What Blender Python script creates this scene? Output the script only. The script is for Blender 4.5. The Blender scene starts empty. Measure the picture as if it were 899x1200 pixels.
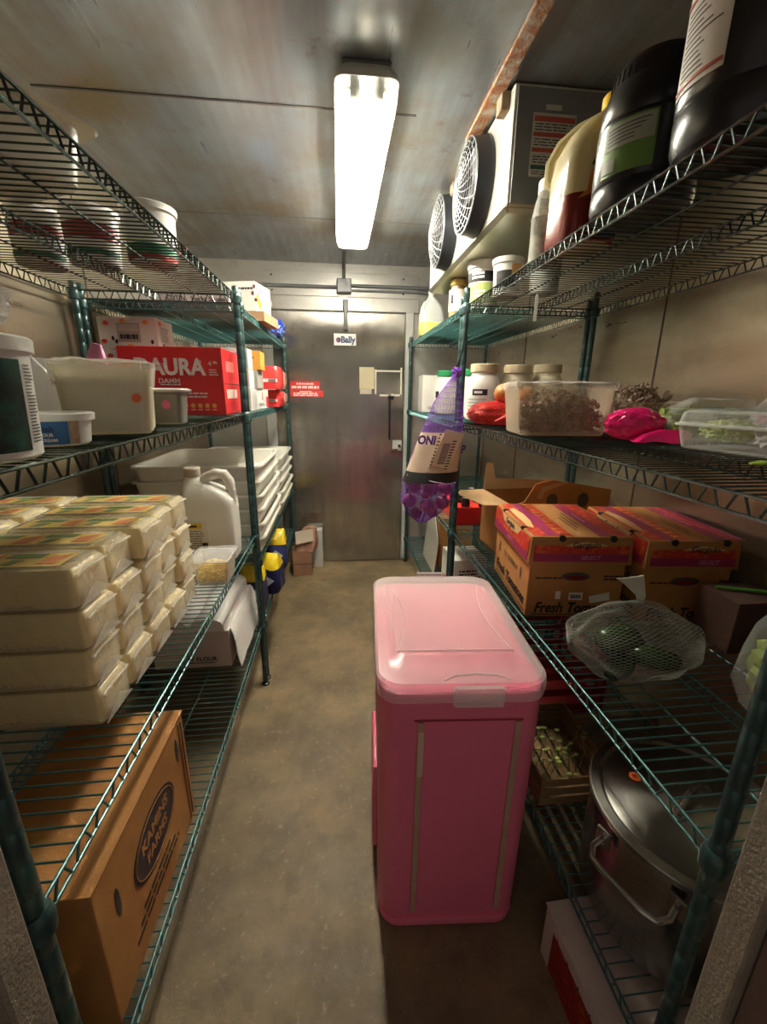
import bpy, bmesh, math, random
from mathutils import Vector, Matrix, Euler, noise
random.seed(7)
SC = bpy.context.scene
COL = SC.collection
PI = math.pi
R = math.radians

# ------------------------------------------------------------------ materials
MATS = {}
def mat(name, col, rough=.5, metal=0., col2=None, nscale=8., namt=(.35, .65), bump=0., bscale=60., stretch=(1, 1, 1),
        emis=None, estr=0., alpha=1., trans=0., spec=.5, sss=0., coat=0.):
    if name in MATS: return MATS[name]
    m = bpy.data.materials.new(name); m.use_nodes = True
    nt = m.node_tree; N = nt.nodes; L = nt.links
    b = N['Principled BSDF']; out = N['Material Output']
    b.inputs['Base Color'].default_value = (*col, 1)
    b.inputs['Roughness'].default_value = rough
    b.inputs['Metallic'].default_value = metal
    b.inputs['Specular IOR Level'].default_value = spec
    b.inputs['Coat Weight'].default_value = coat
    if trans: b.inputs['Transmission Weight'].default_value = trans
    if sss:
        b.inputs['Subsurface Weight'].default_value = sss
        b.inputs['Subsurface Radius'].default_value = (.03, .02, .012)
    if emis:
        b.inputs['Emission Color'].default_value = (*emis, 1); b.inputs['Emission Strength'].default_value = estr
    tc = mp = None
    if col2 or bump:
        tc = N.new('ShaderNodeTexCoord'); mp = N.new('ShaderNodeMapping'); mp.inputs['Scale'].default_value = stretch
        L.new(tc.outputs['Object'], mp.inputs['Vector'])
    if col2:
        t = N.new('ShaderNodeTexNoise'); t.inputs['Scale'].default_value = nscale; t.inputs['Detail'].default_value = 6; t.inputs['Roughness'].default_value = .62
        r = N.new('ShaderNodeMapRange'); r.inputs['From Min'].default_value = namt[0]; r.inputs['From Max'].default_value = namt[1]
        x = N.new('ShaderNodeMix'); x.data_type = 'RGBA'; x.inputs['A'].default_value = (*col, 1); x.inputs['B'].default_value = (*col2, 1)
        L.new(mp.outputs[0], t.inputs['Vector']); L.new(t.outputs['Fac'], r.inputs['Value']); L.new(r.outputs[0], x.inputs['Factor'])
        L.new(x.outputs['Result'], b.inputs['Base Color'])
    if bump:
        t = N.new('ShaderNodeTexNoise'); t.inputs['Scale'].default_value = bscale; t.inputs['Detail'].default_value = 4
        bp = N.new('ShaderNodeBump'); bp.inputs['Strength'].default_value = bump; bp.inputs['Distance'].default_value = .01
        L.new(mp.outputs[0], t.inputs['Vector']); L.new(t.outputs['Fac'], bp.inputs['Height']); L.new(bp.outputs[0], b.inputs['Normal'])
    if alpha < 1:
        tr = N.new('ShaderNodeBsdfTransparent'); mx = N.new('ShaderNodeMixShader'); mx.inputs[0].default_value = alpha
        L.new(tr.outputs[0], mx.inputs[1]); L.new(b.outputs[0], mx.inputs[2]); L.new(mx.outputs[0], out.inputs[0])
    MATS[name] = m
    return m

def film(name, col=(1, 1, 1), base=.06, edge=.5, rough=.12, bump=.5, bscale=25., tint=(1, 1, 1)):
    """thin clear plastic: mostly transparent, glossier and whiter at grazing angles"""
    if name in MATS: return MATS[name]
    m = bpy.data.materials.new(name); m.use_nodes = True
    nt = m.node_tree; N = nt.nodes; L = nt.links
    b = N['Principled BSDF']; out = N['Material Output']
    b.inputs['Base Color'].default_value = (*col, 1); b.inputs['Roughness'].default_value = rough; b.inputs['Specular IOR Level'].default_value = .9
    tr = N.new('ShaderNodeBsdfTransparent'); tr.inputs[0].default_value = (*tint, 1)
    lw = N.new('ShaderNodeLayerWeight'); lw.inputs['Blend'].default_value = .35
    r = N.new('ShaderNodeMapRange'); r.inputs['To Min'].default_value = base; r.inputs['To Max'].default_value = edge
    mx = N.new('ShaderNodeMixShader')
    L.new(lw.outputs['Facing'], r.inputs['Value']); L.new(r.outputs[0], mx.inputs[0])
    L.new(tr.outputs[0], mx.inputs[1]); L.new(b.outputs[0], mx.inputs[2]); L.new(mx.outputs[0], out.inputs[0])
    if bump:
        tc = N.new('ShaderNodeTexCoord'); t = N.new('ShaderNodeTexNoise'); t.inputs['Scale'].default_value = bscale; t.inputs['Detail'].default_value = 3
        bp = N.new('ShaderNodeBump'); bp.inputs['Strength'].default_value = bump; bp.inputs['Distance'].default_value = .01
        L.new(tc.outputs['Object'], t.inputs['Vector']); L.new(t.outputs['Fac'], bp.inputs['Height'])
        L.new(bp.outputs[0], b.inputs['Normal']); L.new(bp.outputs[0], lw.inputs['Normal'])
    MATS[name] = m
    return m

# ------------------------------------------------------------------ geometry builder
class G:
    def __init__(s): s.v = []; s.f = []; s.wn = False
    def add(s, vs, fs):
        k = len(s.v); s.v += [tuple(v) for v in vs]; s.f += [tuple(i + k for i in f) for f in fs]; return s
    def box(s, c, d, bev=0., rot=None, seg=2):
        bm = bmesh.new(); bmesh.ops.create_cube(bm, size=1)
        for v in bm.verts: v.co = Vector((v.co.x * d[0], v.co.y * d[1], v.co.z * d[2]))
        if bev: s.wn = True
        if bev: bmesh.ops.bevel(bm, geom=bm.edges[:], offset=bev, segments=seg, profile=.5, affect='EDGES')
        M = (rot.to_matrix() if rot is not None else Matrix.Identity(3)); c = Vector(c)
        bm.verts.index_update()
        s.add([M @ v.co + c for v in bm.verts], [[v.index for v in f.verts] for f in bm.faces]); bm.free(); return s
    def cyl(s, a, b, r, r2=None, n=12, cap=True):
        a = Vector(a); b = Vector(b); r2 = r if r2 is None else r2
        d = (b - a).normalized(); u = d.orthogonal().normalized(); w = d.cross(u)
        vs = []
        for p, q in ((a, r), (b, r2)):
            for i in range(n):
                t = 2 * PI * i / n; vs.append(p + (u * math.cos(t) + w * math.sin(t)) * q)
        fs = [(i, (i + 1) % n, n + (i + 1) % n, n + i) for i in range(n)]
        if cap: fs += [tuple(range(n - 1, -1, -1)), tuple(range(n, 2 * n))]
        return s.add(vs, fs)
    def lathe(s, prof, c=(0, 0, 0), n=32, a0=0., a1=None):
        c = Vector(c); vs = []; fs = []; full = a1 is None
        m = n if full else n + 1; span = 2 * PI if full else a1 - a0
        for r, z in prof:
            for i in range(m):
                t = a0 + span * i / n; vs.append(c + Vector((r * math.cos(t), r * math.sin(t), z)))
        for k in range(len(prof) - 1):
            for i in range(n):
                j = (i + 1) % m if full else i + 1
                fs.append((k * m + i, k * m + j, (k + 1) * m + j, (k + 1) * m + i))
        if full:
            if prof[0][0] > 1e-5: fs.append(tuple(range(m - 1, -1, -1)))
            if prof[-1][0] > 1e-5: fs.append(tuple((len(prof) - 1) * m + i for i in range(m)))
        return s.add(vs, fs)
    def loft(s, secs, c=(0, 0, 0), n=5, cap0=True, cap1=True, seg=0):
        """secs: (z, w, d, r[, ox, oy]) rounded rectangles"""
        c = Vector(c); vs = []; fs = []; m = None
        for sec in secs:
            z, w, d, r = sec[:4]; ox, oy = (sec[4], sec[5]) if len(sec) > 4 else (0, 0)
            r = min(r, w / 2 - 1e-5, d / 2 - 1e-5); loop = []
            corners = ((w / 2 - r, d / 2 - r, 0), (-w / 2 + r, d / 2 - r, 90), (-w / 2 + r, -d / 2 + r, 180), (w / 2 - r, -d / 2 + r, 270))
            for ci, (px, py, a) in enumerate(corners):
                for i in range(n + 1):
                    t = R(a + 90 * i / n); loop.append(Vector((px + r * math.cos(t) + ox, py + r * math.sin(t) + oy, z)))
                if seg:
                    q = corners[(ci + 1) % 4]; t = R(a + 90); A = loop[-1]
                    B = Vector((q[0] + r * math.cos(R(q[2])) + ox, q[1] + r * math.sin(R(q[2])) + oy, z))
                    for i in range(1, seg + 1): loop.append(A.lerp(B, i / (seg + 1)))
            m = len(loop); vs += [p + c for p in loop]
        for k in range(len(secs) - 1):
            for i in range(m):
                j = (i + 1) % m; fs.append((k * m + i, k * m + j, (k + 1) * m + j, (k + 1) * m + i))
        if cap0: fs.append(tuple(range(m - 1, -1, -1)))
        if cap1: fs.append(tuple((len(secs) - 1) * m + i for i in range(m)))
        return s.add(vs, fs)
    def tube(s, pts, r, n=6, closed=False, r1=None):
        pts = [Vector(p) for p in pts]; k = len(pts); vs = []; fs = []
        u = None
        for i, p in enumerate(pts):
            a = pts[i - 1] if i > 0 or closed else p; b = pts[(i + 1) % k] if i < k - 1 or closed else p
            d = (b - a).normalized()
            if u is None: u = d.orthogonal().normalized()
            else:
                u = (u - d * u.dot(d)); u = u.normalized() if u.length > 1e-6 else d.orthogonal().normalized()
            w = d.cross(u); q = r if r1 is None else r + (r1 - r) * i / (k - 1)
            for j in range(n):
                t = 2 * PI * j / n; vs.append(p + (u * math.cos(t) + w * math.sin(t)) * q)
        for i in range(k if closed else k - 1):
            i2 = (i + 1) % k
            for j in range(n):
                j2 = (j + 1) % n; fs.append((i * n + j, i * n + j2, i2 * n + j2, i2 * n + j))
        if not closed: fs += [tuple(range(n - 1, -1, -1)), tuple((k - 1) * n + j for j in range(n))]
        return s.add(vs, fs)
    def ball(s, c, d, sub=3, amp=0., fr=3., seed=0, flat=None, ridge=False):
        bm = bmesh.new(); bmesh.ops.create_icosphere(bm, subdivisions=sub, radius=1)
        c = Vector(c)
        for v in bm.verts:
            p = v.co.copy()
            if amp:
                q = p * fr + Vector((seed * 3.1, seed * 1.7, seed * 5.3))
                nz = noise.turbulence(q, 3, ridge) - .45 if ridge else noise.noise(q) + .5 * noise.noise(q * 2.3)
                p *= 1 + amp * nz
            p = Vector((p.x * d[0], p.y * d[1], p.z * d[2]))
            if flat is not None and p.z < -flat * d[2]: p.z = -flat * d[2]
            v.co = p + c
        bm.verts.index_update()
        s.add([v.co for v in bm.verts], [[v.index for v in f.verts] for f in bm.faces]); bm.free(); return s
    def prism(s, poly, fr, t):
        """poly of (u,v) on frame fr=(o,u,v), thickness t along u x v"""
        o, u, v = (Vector(x) for x in fr); nrm = u.cross(v).normalized(); k = len(poly)
        A = [o + u * a + v * b for a, b in poly]
        vs = A + [p + nrm * t for p in A]
        return s.add(vs, [tuple(range(k - 1, -1, -1)), tuple(range(k, 2 * k))] + [(i, (i + 1) % k, k + (i + 1) % k, k + i) for i in range(k)])
    def jitter(s, amp, fr=20., seed=0):
        zm = min(p[2] for p in s.v)
        for i, p in enumerate(s.v):
            q = Vector(p); o = noise.noise_vector(q * fr + Vector((seed, seed * 2, seed * 3))); q = q + o * amp; s.v[i] = (q.x, q.y, max(q.z, zm))
        return s
    def obj(s, name, m, parent=None, smooth=True, ang=35, loc=None, rot=None):
        me = bpy.data.meshes.new(name); me.from_pydata(s.v, [], s.f); me.update()
        bm = bmesh.new(); bm.from_mesh(me); bmesh.ops.recalc_face_normals(bm, faces=bm.faces[:]); bm.to_mesh(me); bm.free()
        if smooth:
            me.polygons.foreach_set('use_smooth', [True] * len(me.polygons)); me.set_sharp_from_angle(angle=R(ang))
        me.materials.append(m)
        o = bpy.data.objects.new(name, me); COL.objects.link(o)
        if smooth and s.wn:
            w = o.modifiers.new('weighted', 'WEIGHTED_NORMAL'); w.keep_sharp = True
        if parent is not None: o.parent = parent
        if loc is not None: o.location = loc
        if rot is not None: o.rotation_euler = rot
        return o

def tag(o, label, cat, group=None, kind=None):
    o['label'] = label; o['category'] = cat
    if group: o['group'] = group
    if kind: o['kind'] = kind
    return o
def thing(name, label, cat, loc=(0, 0, 0), rz=0., group=None):
    o = bpy.data.objects.new(name, None); COL.objects.link(o); o.empty_display_size = .05
    o.location = loc; o.rotation_euler = (0, 0, R(rz))
    return tag(o, label, cat, group)
def struct(name, g, m, smooth=False):
    o = g.obj(name, m, smooth=smooth); o['kind'] = 'structure'; return o
def dup(root, loc, rz=None, label=None):
    def cp(o, par):
        c = o.copy(); COL.objects.link(c)
        if par is not None: c.parent = par
        for ch in o.children: cp(ch, c)
        return c
    kids = list(root.children)
    r = root.copy(); COL.objects.link(r); r.location = loc
    if rz is not None: r.rotation_euler = (0, 0, R(rz))
    if label: r['label'] = label
    for k in kids: cp(k, r)
    return r

# faces of a box of size s with its base centre at the local origin
def front(s): return (Vector((-s[0] / 2, -s[1] / 2, 0)), Vector((1, 0, 0)), Vector((0, 0, 1)))
def right(s): return (Vector((s[0] / 2, -s[1] / 2, 0)), Vector((0, 1, 0)), Vector((0, 0, 1)))
def left(s): return (Vector((-s[0] / 2, s[1] / 2, 0)), Vector((0, -1, 0)), Vector((0, 0, 1)))
def top(s): return (Vector((-s[0] / 2, -s[1] / 2, s[2])), Vector((1, 0, 0)), Vector((0, 1, 0)))
def patch(par, name, m, fr, rect, off=.0004, t=.0006):
    u0, v0, u1, v1 = rect; o, u, v = fr; n = u.cross(v)
    return G().prism([(u0, v0), (u1, v0), (u1, v1), (u0, v1)], (o + n * off, u, v), t).obj(name, m, par, smooth=False)
def poly(par, name, m, fr, pts, off=.0004, t=.0006):
    o, u, v = fr; n = u.cross(v)
    return G().prism(pts, (o + n * off, u, v), t).obj(name, m, par, smooth=False)
def oval(par, name, m, fr, c, a, b, off=.0004, t=.0006, n=28):
    return poly(par, name, m, fr, [(c[0] + a * math.cos(2 * PI * i / n), c[1] + b * math.sin(2 * PI * i / n)) for i in range(n)], off, t)
def lines(par, name, m, fr, rect, n, fill=.5, off=.0012, t=.0004, jag=.3, seed=1, words=0):
    """rows of small print"""
    rnd = random.Random(seed); u0, v0, u1, v1 = rect; o, u, v = fr; nn = u.cross(v); g = G(); h = (v1 - v0) / n
    for i in range(n):
        b = v0 + h * i + h * (1 - fill) / 2; e = u1 - (u1 - u0) * jag * rnd.random(); a = u0
        while a < e - 1e-6:
            w = min(e - a, (u1 - u0) * (rnd.uniform(.08, .25) if words else 9))
            g.prism([(a, b), (a + w, b), (a + w, b + h * fill), (a, b + h * fill)], (o + nn * off, u, v), t)
            a += w + (u1 - u0) * .035
    return g.obj(name, m, par, smooth=False)
def txt(par, s, m, fr, pos, size, name='lettering', sx=1., bold=0., off=.0014, shear=0., align='CENTER', ext=.0003, space=1.):
    cu = bpy.data.curves.new('t', 'FONT'); cu.body = s; cu.size = size; cu.align_x = align; cu.align_y = 'CENTER'
    cu.offset = bold; cu.extrude = ext; cu.shear = shear; cu.resolution_u = 3; cu.space_character = space
    ob = bpy.data.objects.new('t', cu); me = bpy.data.meshes.new_from_object(ob)
    bpy.data.objects.remove(ob); bpy.data.curves.remove(cu)
    o, u, v = fr; n = u.cross(v)
    M = Matrix((u * sx, v, n)).transposed(); P = o + u * pos[0] + v * pos[1] + n * off
    for vt in me.vertices: vt.co = M @ vt.co + P
    me.materials.append(m); me.name = name
    ob = bpy.data.objects.new(name, me); COL.objects.link(ob)
    if par is not None: ob.parent = par
    return ob
def arc(par, name, m, r0, r1, z0, z1, a0, a1, n=20):
    """curved label on a round body: r0 at z0, r1 at z1"""
    e = .0012
    return G().lathe([(r0, z0), (r0 + e, z0), (r1 + e, z1), (r1, z1), (r0, z0)], n=n, a0=R(a0), a1=R(a1)).obj(name, m, par)
def arclines(par, name, m, r, z0, z1, a0, a1, n, fill=.45, seed=1, jag=.4, r1=None):
    rnd = random.Random(seed); g = G(); h = (z1 - z0) / n; r1 = r if r1 is None else r1
    for i in range(n):
        a = z0 + h * i + h * (1 - fill) / 2; b = a + h * fill; e = a1 - (a1 - a0) * jag * rnd.random()
        ra = r + (r1 - r) * (a - z0) / (z1 - z0) + .0014; rb = r + (r1 - r) * (b - z0) / (z1 - z0) + .0014
        g.lathe([(ra, a), (ra + .0003, a), (rb + .0003, b), (rb, b), (ra, a)], n=10, a0=R(a0), a1=R(e))
    return g.obj(name, m, par)

# ------------------------------------------------------------------ materials used all over
def brushed(name, c1, c2, dark, rough=(.28, .5), metal=.85, streak=(1, 1, 14), spots=0., spotcol=(.1, .08, .05), spscale=3., bmp=.12, dk=(.52, .78)):
    m = bpy.data.materials.new(name); m.use_nodes = True; nt = m.node_tree; N = nt.nodes; L = nt.links
    b = N['Principled BSDF']; b.inputs['Metallic'].default_value = metal
    tc = N.new('ShaderNodeTexCoord'); mp = N.new('ShaderNodeMapping'); mp.inputs['Scale'].default_value = streak
    L.new(tc.outputs['Object'], mp.inputs[0])
    n1 = N.new('ShaderNodeTexNoise'); n1.inputs['Scale'].default_value = 2.2; n1.inputs['Detail'].default_value = 7; n1.inputs['Roughness'].default_value = .6
    L.new(mp.outputs[0], n1.inputs[0])
    n2 = N.new('ShaderNodeTexNoise'); n2.inputs['Scale'].default_value = spscale; n2.inputs['Detail'].default_value = 8; n2.inputs['Roughness'].default_value = .65
    L.new(tc.outputs['Object'], n2.inputs[0])
    def rng(src, a, b_, lo=0., hi=1.):
        r = N.new('ShaderNodeMapRange'); r.inputs['From Min'].default_value = a; r.inputs['From Max'].default_value = b_
        r.inputs['To Min'].default_value = lo; r.inputs['To Max'].default_value = hi; L.new(src, r.inputs['Value']); return r.outputs[0]
    def mix(f, a, b_):
        x = N.new('ShaderNodeMix'); x.data_type = 'RGBA'; L.new(f, x.inputs['Factor'])
        for k, c in (('A', a), ('B', b_)):
            if isinstance(c, tuple): x.inputs[k].default_value = (*c, 1)
            else: L.new(c, x.inputs[k])
        return x.outputs['Result']
    c = mix(rng(n1.outputs['Fac'], .3, .7), c1, c2)
    c = mix(rng(n2.outputs['Fac'], *dk), c, dark)
    if spots:
        n3 = N.new('ShaderNodeTexNoise'); n3.inputs['Scale'].default_value = spscale * 2.3; n3.inputs['Detail'].default_value = 9; n3.inputs['Roughness'].default_value = .72
        L.new(tc.outputs['Object'], n3.inputs[0]); c = mix(rng(n3.outputs['Fac'], .60, .68, 0, spots), c, spotcol)
    L.new(c, b.inputs['Base Color'])
    L.new(rng(n1.outputs['Fac'], .25, .75, rough[0], rough[1]), b.inputs['Roughness'])
    bp = N.new('ShaderNodeBump'); bp.inputs['Strength'].default_value = bmp; bp.inputs['Distance'].default_value = .02
    L.new(n2.outputs['Fac'], bp.inputs['Height']); L.new(bp.outputs[0], b.inputs['Normal'])
    MATS[name] = m; return m
M_wall = brushed('galvanized wall', (.46, .39, .29), (.32, .27, .19), (.21, .17, .11), (.25, .40), .75, (1, 1.0, 5), .0, (.12, .09, .05), 1.6, .06)
M_ceil = brushed('stainless ceiling', (.33, .375, .42), (.24, .25, .255), (.215, .17, .105), (.25, .44), .6, (9, .8, 1), .7, (.12, .075, .035), 1.7, .10, (.44, .66))
M_back = brushed('aluminium panel', (.62, .61, .57), (.50, .49, .46), (.44, .42, .38), (.3, .5), .7, (1, 1, 5), .3, (.2, .16, .1))
M_door = brushed('stainless door', (.42, .40, .36), (.33, .31, .28), (.24, .215, .18), (.13, .24), .85, (9, 1, 1), .45, (.16, .12, .09), 3.5, .03)
def aniso(m, a=.85, rot=0.):
    N = m.node_tree.nodes; b = N['Principled BSDF']; tg = N.new('ShaderNodeTangent'); tg.direction_type = 'RADIAL'; tg.axis = 'Z'
    b.inputs['Anisotropic'].default_value = a; b.inputs['Anisotropic Rotation'].default_value = rot; m.node_tree.links.new(tg.outputs[0], b.inputs['Tangent'])
aniso(M_door, .9)
M_trim = mat('painted trim', (.60, .61, .58), .45, .2, (.45, .45, .42), 6)
M_jamb = mat('weathered jamb', (.30, .255, .20), .7, 0, (.22, .185, .14), 30, (.3, .7), .3, 180)
M_reveal = mat('rose brown reveal', (.26, .17, .14), .6, 0, (.20, .13, .11), 12, (.3, .7), .2, 90)
M_seam = mat('dark seam', (.07, .06, .05), .7)
M_black = mat('black plastic', (.012, .012, .013), .35)
M_ink = mat('black ink', (.015, .012, .012), .7)
M_white = mat('white plastic', (.78, .77, .72), .4)
M_paper = mat('white board', (.72, .70, .66), .65, 0, (.66, .63, .58), 5)
M_card = mat('kraft cardboard', (.47, .215, .06), .75, 0, (.40, .18, .05), 14, (.3, .7), .08, 250)
M_cardin = mat('kraft cardboard inside', (.56, .36, .18), .8, 0, (.50, .31, .15), 10)
M_steel = mat('polished steel', (.55, .53, .50), .22, 1., (.45, .43, .40), 10, (.3, .7), .05, 80, (1, 1, 8))
M_grey = mat('grey metal box', (.20, .21, .22), .5, .3)
M_red = mat('red print', (.62, .02, .025), .45)
M_film = film('clear film')
M_filmw = film('milky film', (1, .98, .93), .09, .7, .2, .7, 30.)
M_tapeclear = mat('brown tape', (.40, .25, .12), .3)

# ------------------------------------------------------------------ the setting
XL, XR, YB, YF, ZC = -1.02, 1.20, 3.43, .365, 2.31
def concrete():
    m = bpy.data.materials.new('worn concrete'); m.use_nodes = True; nt = m.node_tree; N = nt.nodes; L = nt.links
    b = N['Principled BSDF']; tc = N.new('ShaderNodeTexCoord')
    def nz(s, d, rr=.6):
        t = N.new('ShaderNodeTexNoise'); t.inputs['Scale'].default_value = s; t.inputs['Detail'].default_value = d; t.inputs['Roughness'].default_value = rr
        L.new(tc.outputs['Object'], t.inputs[0]); return t.outputs['Fac']
    def rng(src, a, c, lo=0., hi=1.):
        r = N.new('ShaderNodeMapRange'); r.inputs['From Min'].default_value = a; r.inputs['From Max'].default_value = c
        r.inputs['To Min'].default_value = lo; r.inputs['To Max'].default_value = hi; L.new(src, r.inputs['Value']); return r.outputs[0]
    def mix(f, a, c):
        x = N.new('ShaderNodeMix'); x.data_type = 'RGBA'; L.new(f, x.inputs['Factor'])
        for k, q in (('A', a), ('B', c)):
            if isinstance(q, tuple): x.inputs[k].default_value = (*q, 1)
            else: L.new(q, x.inputs[k])
        return x.outputs['Result']
    c = mix(rng(nz(2.6, 8), .38, .62), (.235, .168, .088), (.12, .085, .045))
    c = mix(rng(nz(9, 9, .7), .5, .75), c, (.11, .08, .045))
    c = mix(rng(nz(38, 6, .7), .58, .68, 0, .6), c, (.33, .27, .17))
    c = mix(rng(nz(17, 8, .75), .66, .72, 0, .8), c, (.09, .065, .045))
    L.new(c, b.inputs['Base Color']); L.new(rng(nz(6, 5), .3, .7, .42, .68), b.inputs['Roughness'])
    bp = N.new('ShaderNodeBump'); bp.inputs['Strength'].default_value = .25; bp.inputs['Distance'].default_value = .01
    L.new(nz(60, 8, .7), bp.inputs['Height']); L.new(bp.outputs[0], b.inputs['Normal'])
    return m
struct('floor', G().box((.09, 1.4, -.03), (2.6, 4.6, .06)), concrete())
struct('ceiling', G().box((.09, 1.9, ZC + .03), (2.34, 3.2, .06)), M_ceil)
struct('wall_left', G().box((XL - .03, 1.9, ZC / 2), (.06, 3.2, ZC)), M_wall)
struct('wall_right', G().box((XR + .03, 1.9, ZC / 2), (.06, 3.2, ZC)), M_wall)
struct('wall_back', G().box((.09, YB + .03, ZC / 2), (2.34, .06, ZC)), M_back)
# near wall with the open doorway the picture is taken through
JX0, JX1 = -.362, .532
M_fw = M_jamb
g = G(); g.box(((XL + JX0) / 2 - .0275, YF - .05, ZC / 2), (JX0 - XL + .055 - .06, .1, ZC)); g.box(((XR + JX1) / 2 + .0275, YF - .05, ZC / 2), (XR - JX1 + .055 - .06, .1, ZC))
g.box(((JX0 + JX1) / 2, YF - .05, (ZC + 2.0) / 2), (JX1 - JX0 + .02, .1, ZC - 2.0)); struct('wall_front', g, M_fw)
for k, x in ((1, JX0 - .012), (2, JX1 + .012)):
    sx = -1 if k == 1 else 1
    g = G().box((x, YF - .0215, 1.), (.03, .043, 2.), .003); struct('trim_%d' % k, g, M_jamb)
    g = G().box((x + sx * .006, YF - .12, 1.), (.012, .15, 2.), .002); struct('trim_%d' % (k + 2), g, M_reveal)
# panel seams
struct('trim_5', G().box((XL + .001, 2.02, 1.15), (.004, .006, 2.3)), M_seam)
struct('trim_6', G().box((XR - .001, 1.56, 1.15), (.004, .006, 2.3)), M_seam)
struct('trim_7', G().box((XR - .001, 2.75, 1.15), (.004, .006, 2.3)), M_seam)
struct('trim_8', G().box((XL + .001, .95, 1.15), (.004, .006, 2.3)), M_seam)
struct('trim_9', G().box((-.32, 1.70, ZC - .001), (1.2, .008, .003)), M_seam)
struct('trim_10', G().box((.09, 2.62, ZC - .001), (2.2, .005, .003)), mat('ceiling joint', (.2, .2, .2), .4, .8))
M_rust = mat('rusty strip', (.32, .12, .045), .8, 0, (.42, .36, .28), 26, (.42, .62), .6, 90)
struct('trim_11', G().box((.505, 1.33, ZC - .006), (.045, .95, .012), .003).jitter(.003, 40), M_rust)
# panel over the door, door frame
struct('trim_12', G().box((.05, YB - .006, 2.17), (1.14, .012, .16), .002), M_back)
struct('trim_13', G().box((.05, YB - .012, 2.04), (1.14, .024, .095), .003), M_back)
struct('trim_14', G().box((-.515, YB - .014, 1.0), (.075, .028, 1.99), .003), M_trim)
struct('trim_15', G().box((.553, YB - .014, 1.0), (.06, .028, 1.99), .003), M_trim)
g = G(); 
for x in (-.46, .5):
    for z in (2.12, 2.22): g.cyl((x, YB - .012, z), (x, YB - .016, z), .007, n=10)
struct('trim_16', g, M_steel)
# steel door
d = G().box((.021, YB - .022, .993), (.99, .03, 1.975), .004).obj('door_1', M_door); d['kind'] = 'structure'
fd = (Vector((0, YB - .0372, 0)), Vector((1, 0, 0)), Vector((0, 0, 1)))
def dpart(name, g, m): return g.obj(name, m, d)
dpart('lock_plate', G().box((.47, YB - .042, 1.0), (.075, .012, .085), .003), M_trim)
dpart('lock_bolt', G().cyl((.485, YB - .048, 1.0), (.485, YB - .075, 1.0), .012, n=14).box((.45, YB - .05, .965), (.05, .012, .02), .003), M_steel)
dpart('pull_rod', G().tube([(.405, YB - .04, 1.05), (.405, YB - .055, 1.06), (.405, YB - .055, 1.36), (.405, YB - .04, 1.37)], .006, 8).box((.415, YB - .045, 1.375), (.045, .018, .03), .003), M_black)
M_tape = mat('old tape', (.66, .62, .50), .6)
g = G()
for a, b, c, e in ((.287, 1.40, .30, 1.585), (.487, 1.40, .50, 1.60), (.30, 1.567, .49, 1.58), (.325, 1.385, .395, 1.40), (.42, 1.387, .487, 1.402)):
    g.box(((a + c) / 2, YB - .0377, (b + e) / 2), (c - a, .001, e - b))
dpart('tape_strip', g, M_tape)
patch(d, 'adhesive_mark', mat('yellowed patch', (.52, .46, .30), .6), fd, (.168, 1.44, .283, 1.60))
patch(d, 'adhesive_mark', mat('pale patch', (.50, .45, .36), .6), fd, (.172, 1.40, .262, 1.438))
patch(d, 'maker_plate', mat('sign white', (.82, .84, .83), .4), fd, (-.022, 1.752, .144, 1.835))
M_navy = mat('navy ink', (.02, .035, .12), .5)
txt(d, 'Bally', M_navy, fd, (.083, 1.791), .062, 'lettering', .92, .0028)
oval(d, 'emblem', M_navy, fd, (.012, 1.79), .018, .019, .0012)
patch(d, 'emblem', mat('emblem red', (.6, .05, .04), .5), fd, (.0, 1.777, .01, 1.803), .002)
patch(d, 'warning_sign', mat('sign red', (.66, .035, .03), .45), fd, (-.362, 1.427, -.135, 1.492))
patch(d, 'warning_sign', MATS['sign red'], fd, (-.362, 1.376, -.112, 1.424))
M_wink = mat('white ink', (.85, .82, .8), .5)
lines(d, 'small_print', M_wink, fd, (-.35, 1.432, -.145, 1.462), 1, .55, .0014, words=1, jag=0, seed=3)
lines(d, 'small_print', M_wink, fd, (-.315, 1.463, -.185, 1.482), 1, .6, .0014, words=1, jag=0, seed=4)
lines(d, 'small_print', M_wink, fd, (-.34, 1.380, -.14, 1.408), 2, .6, .0014, words=1, jag=.1, seed=5)
lines(d, 'small_print', M_wink, fd, (-.29, 1.409, -.20, 1.42), 1, .6, .0014, words=1, jag=0, seed=6)
dpart('strike_latch', G().box((.068, YB - .045, 2.03), (.036, .02, .07), .004).box((.068, YB - .055, 1.935), (.03, .022, .16), .004).cyl((.068, YB - .07, 1.99), (.068, YB - .05, 1.99), .012, n=12), M_black)
# conduit
t = thing('electrical_conduit', 'grey conduit pipe with square junction box over the steel door', 'conduit', (.06, YB - .03, 2.155))
G().cyl((-.62, .008, -.005), (-.055, .008, -.005), .012).obj('pipe', M_grey, t)
G().cyl((.055, .008, .008), (.66, .008, .008), .012).cyl((.055, .012, -.022), (.66, .012, -.022), .009).obj('pipe', M_grey, t)
G().cyl((0, .008, .03), (0, .008, ZC - 2.155 - .005), .012).tube([(0, .008, .125), (.0, -.02, .14), (.0, -.35, .143)], .011, 8).obj('pipe', M_grey, t)
b = G().box((0, -.008, 0), (.105, .055, .095), .006).obj('junction_box', M_grey, t)
G().box((0, -.038, 0), (.095, .006, .085), .002).cyl((-.035, -.04, .03), (-.035, -.044, .03), .005, n=8).cyl((.035, -.04, -.03), (.035, -.044, -.03), .005, n=8).obj('box_cover', mat('box cover', (.27, .28, .29), .45, .4), b)

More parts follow.
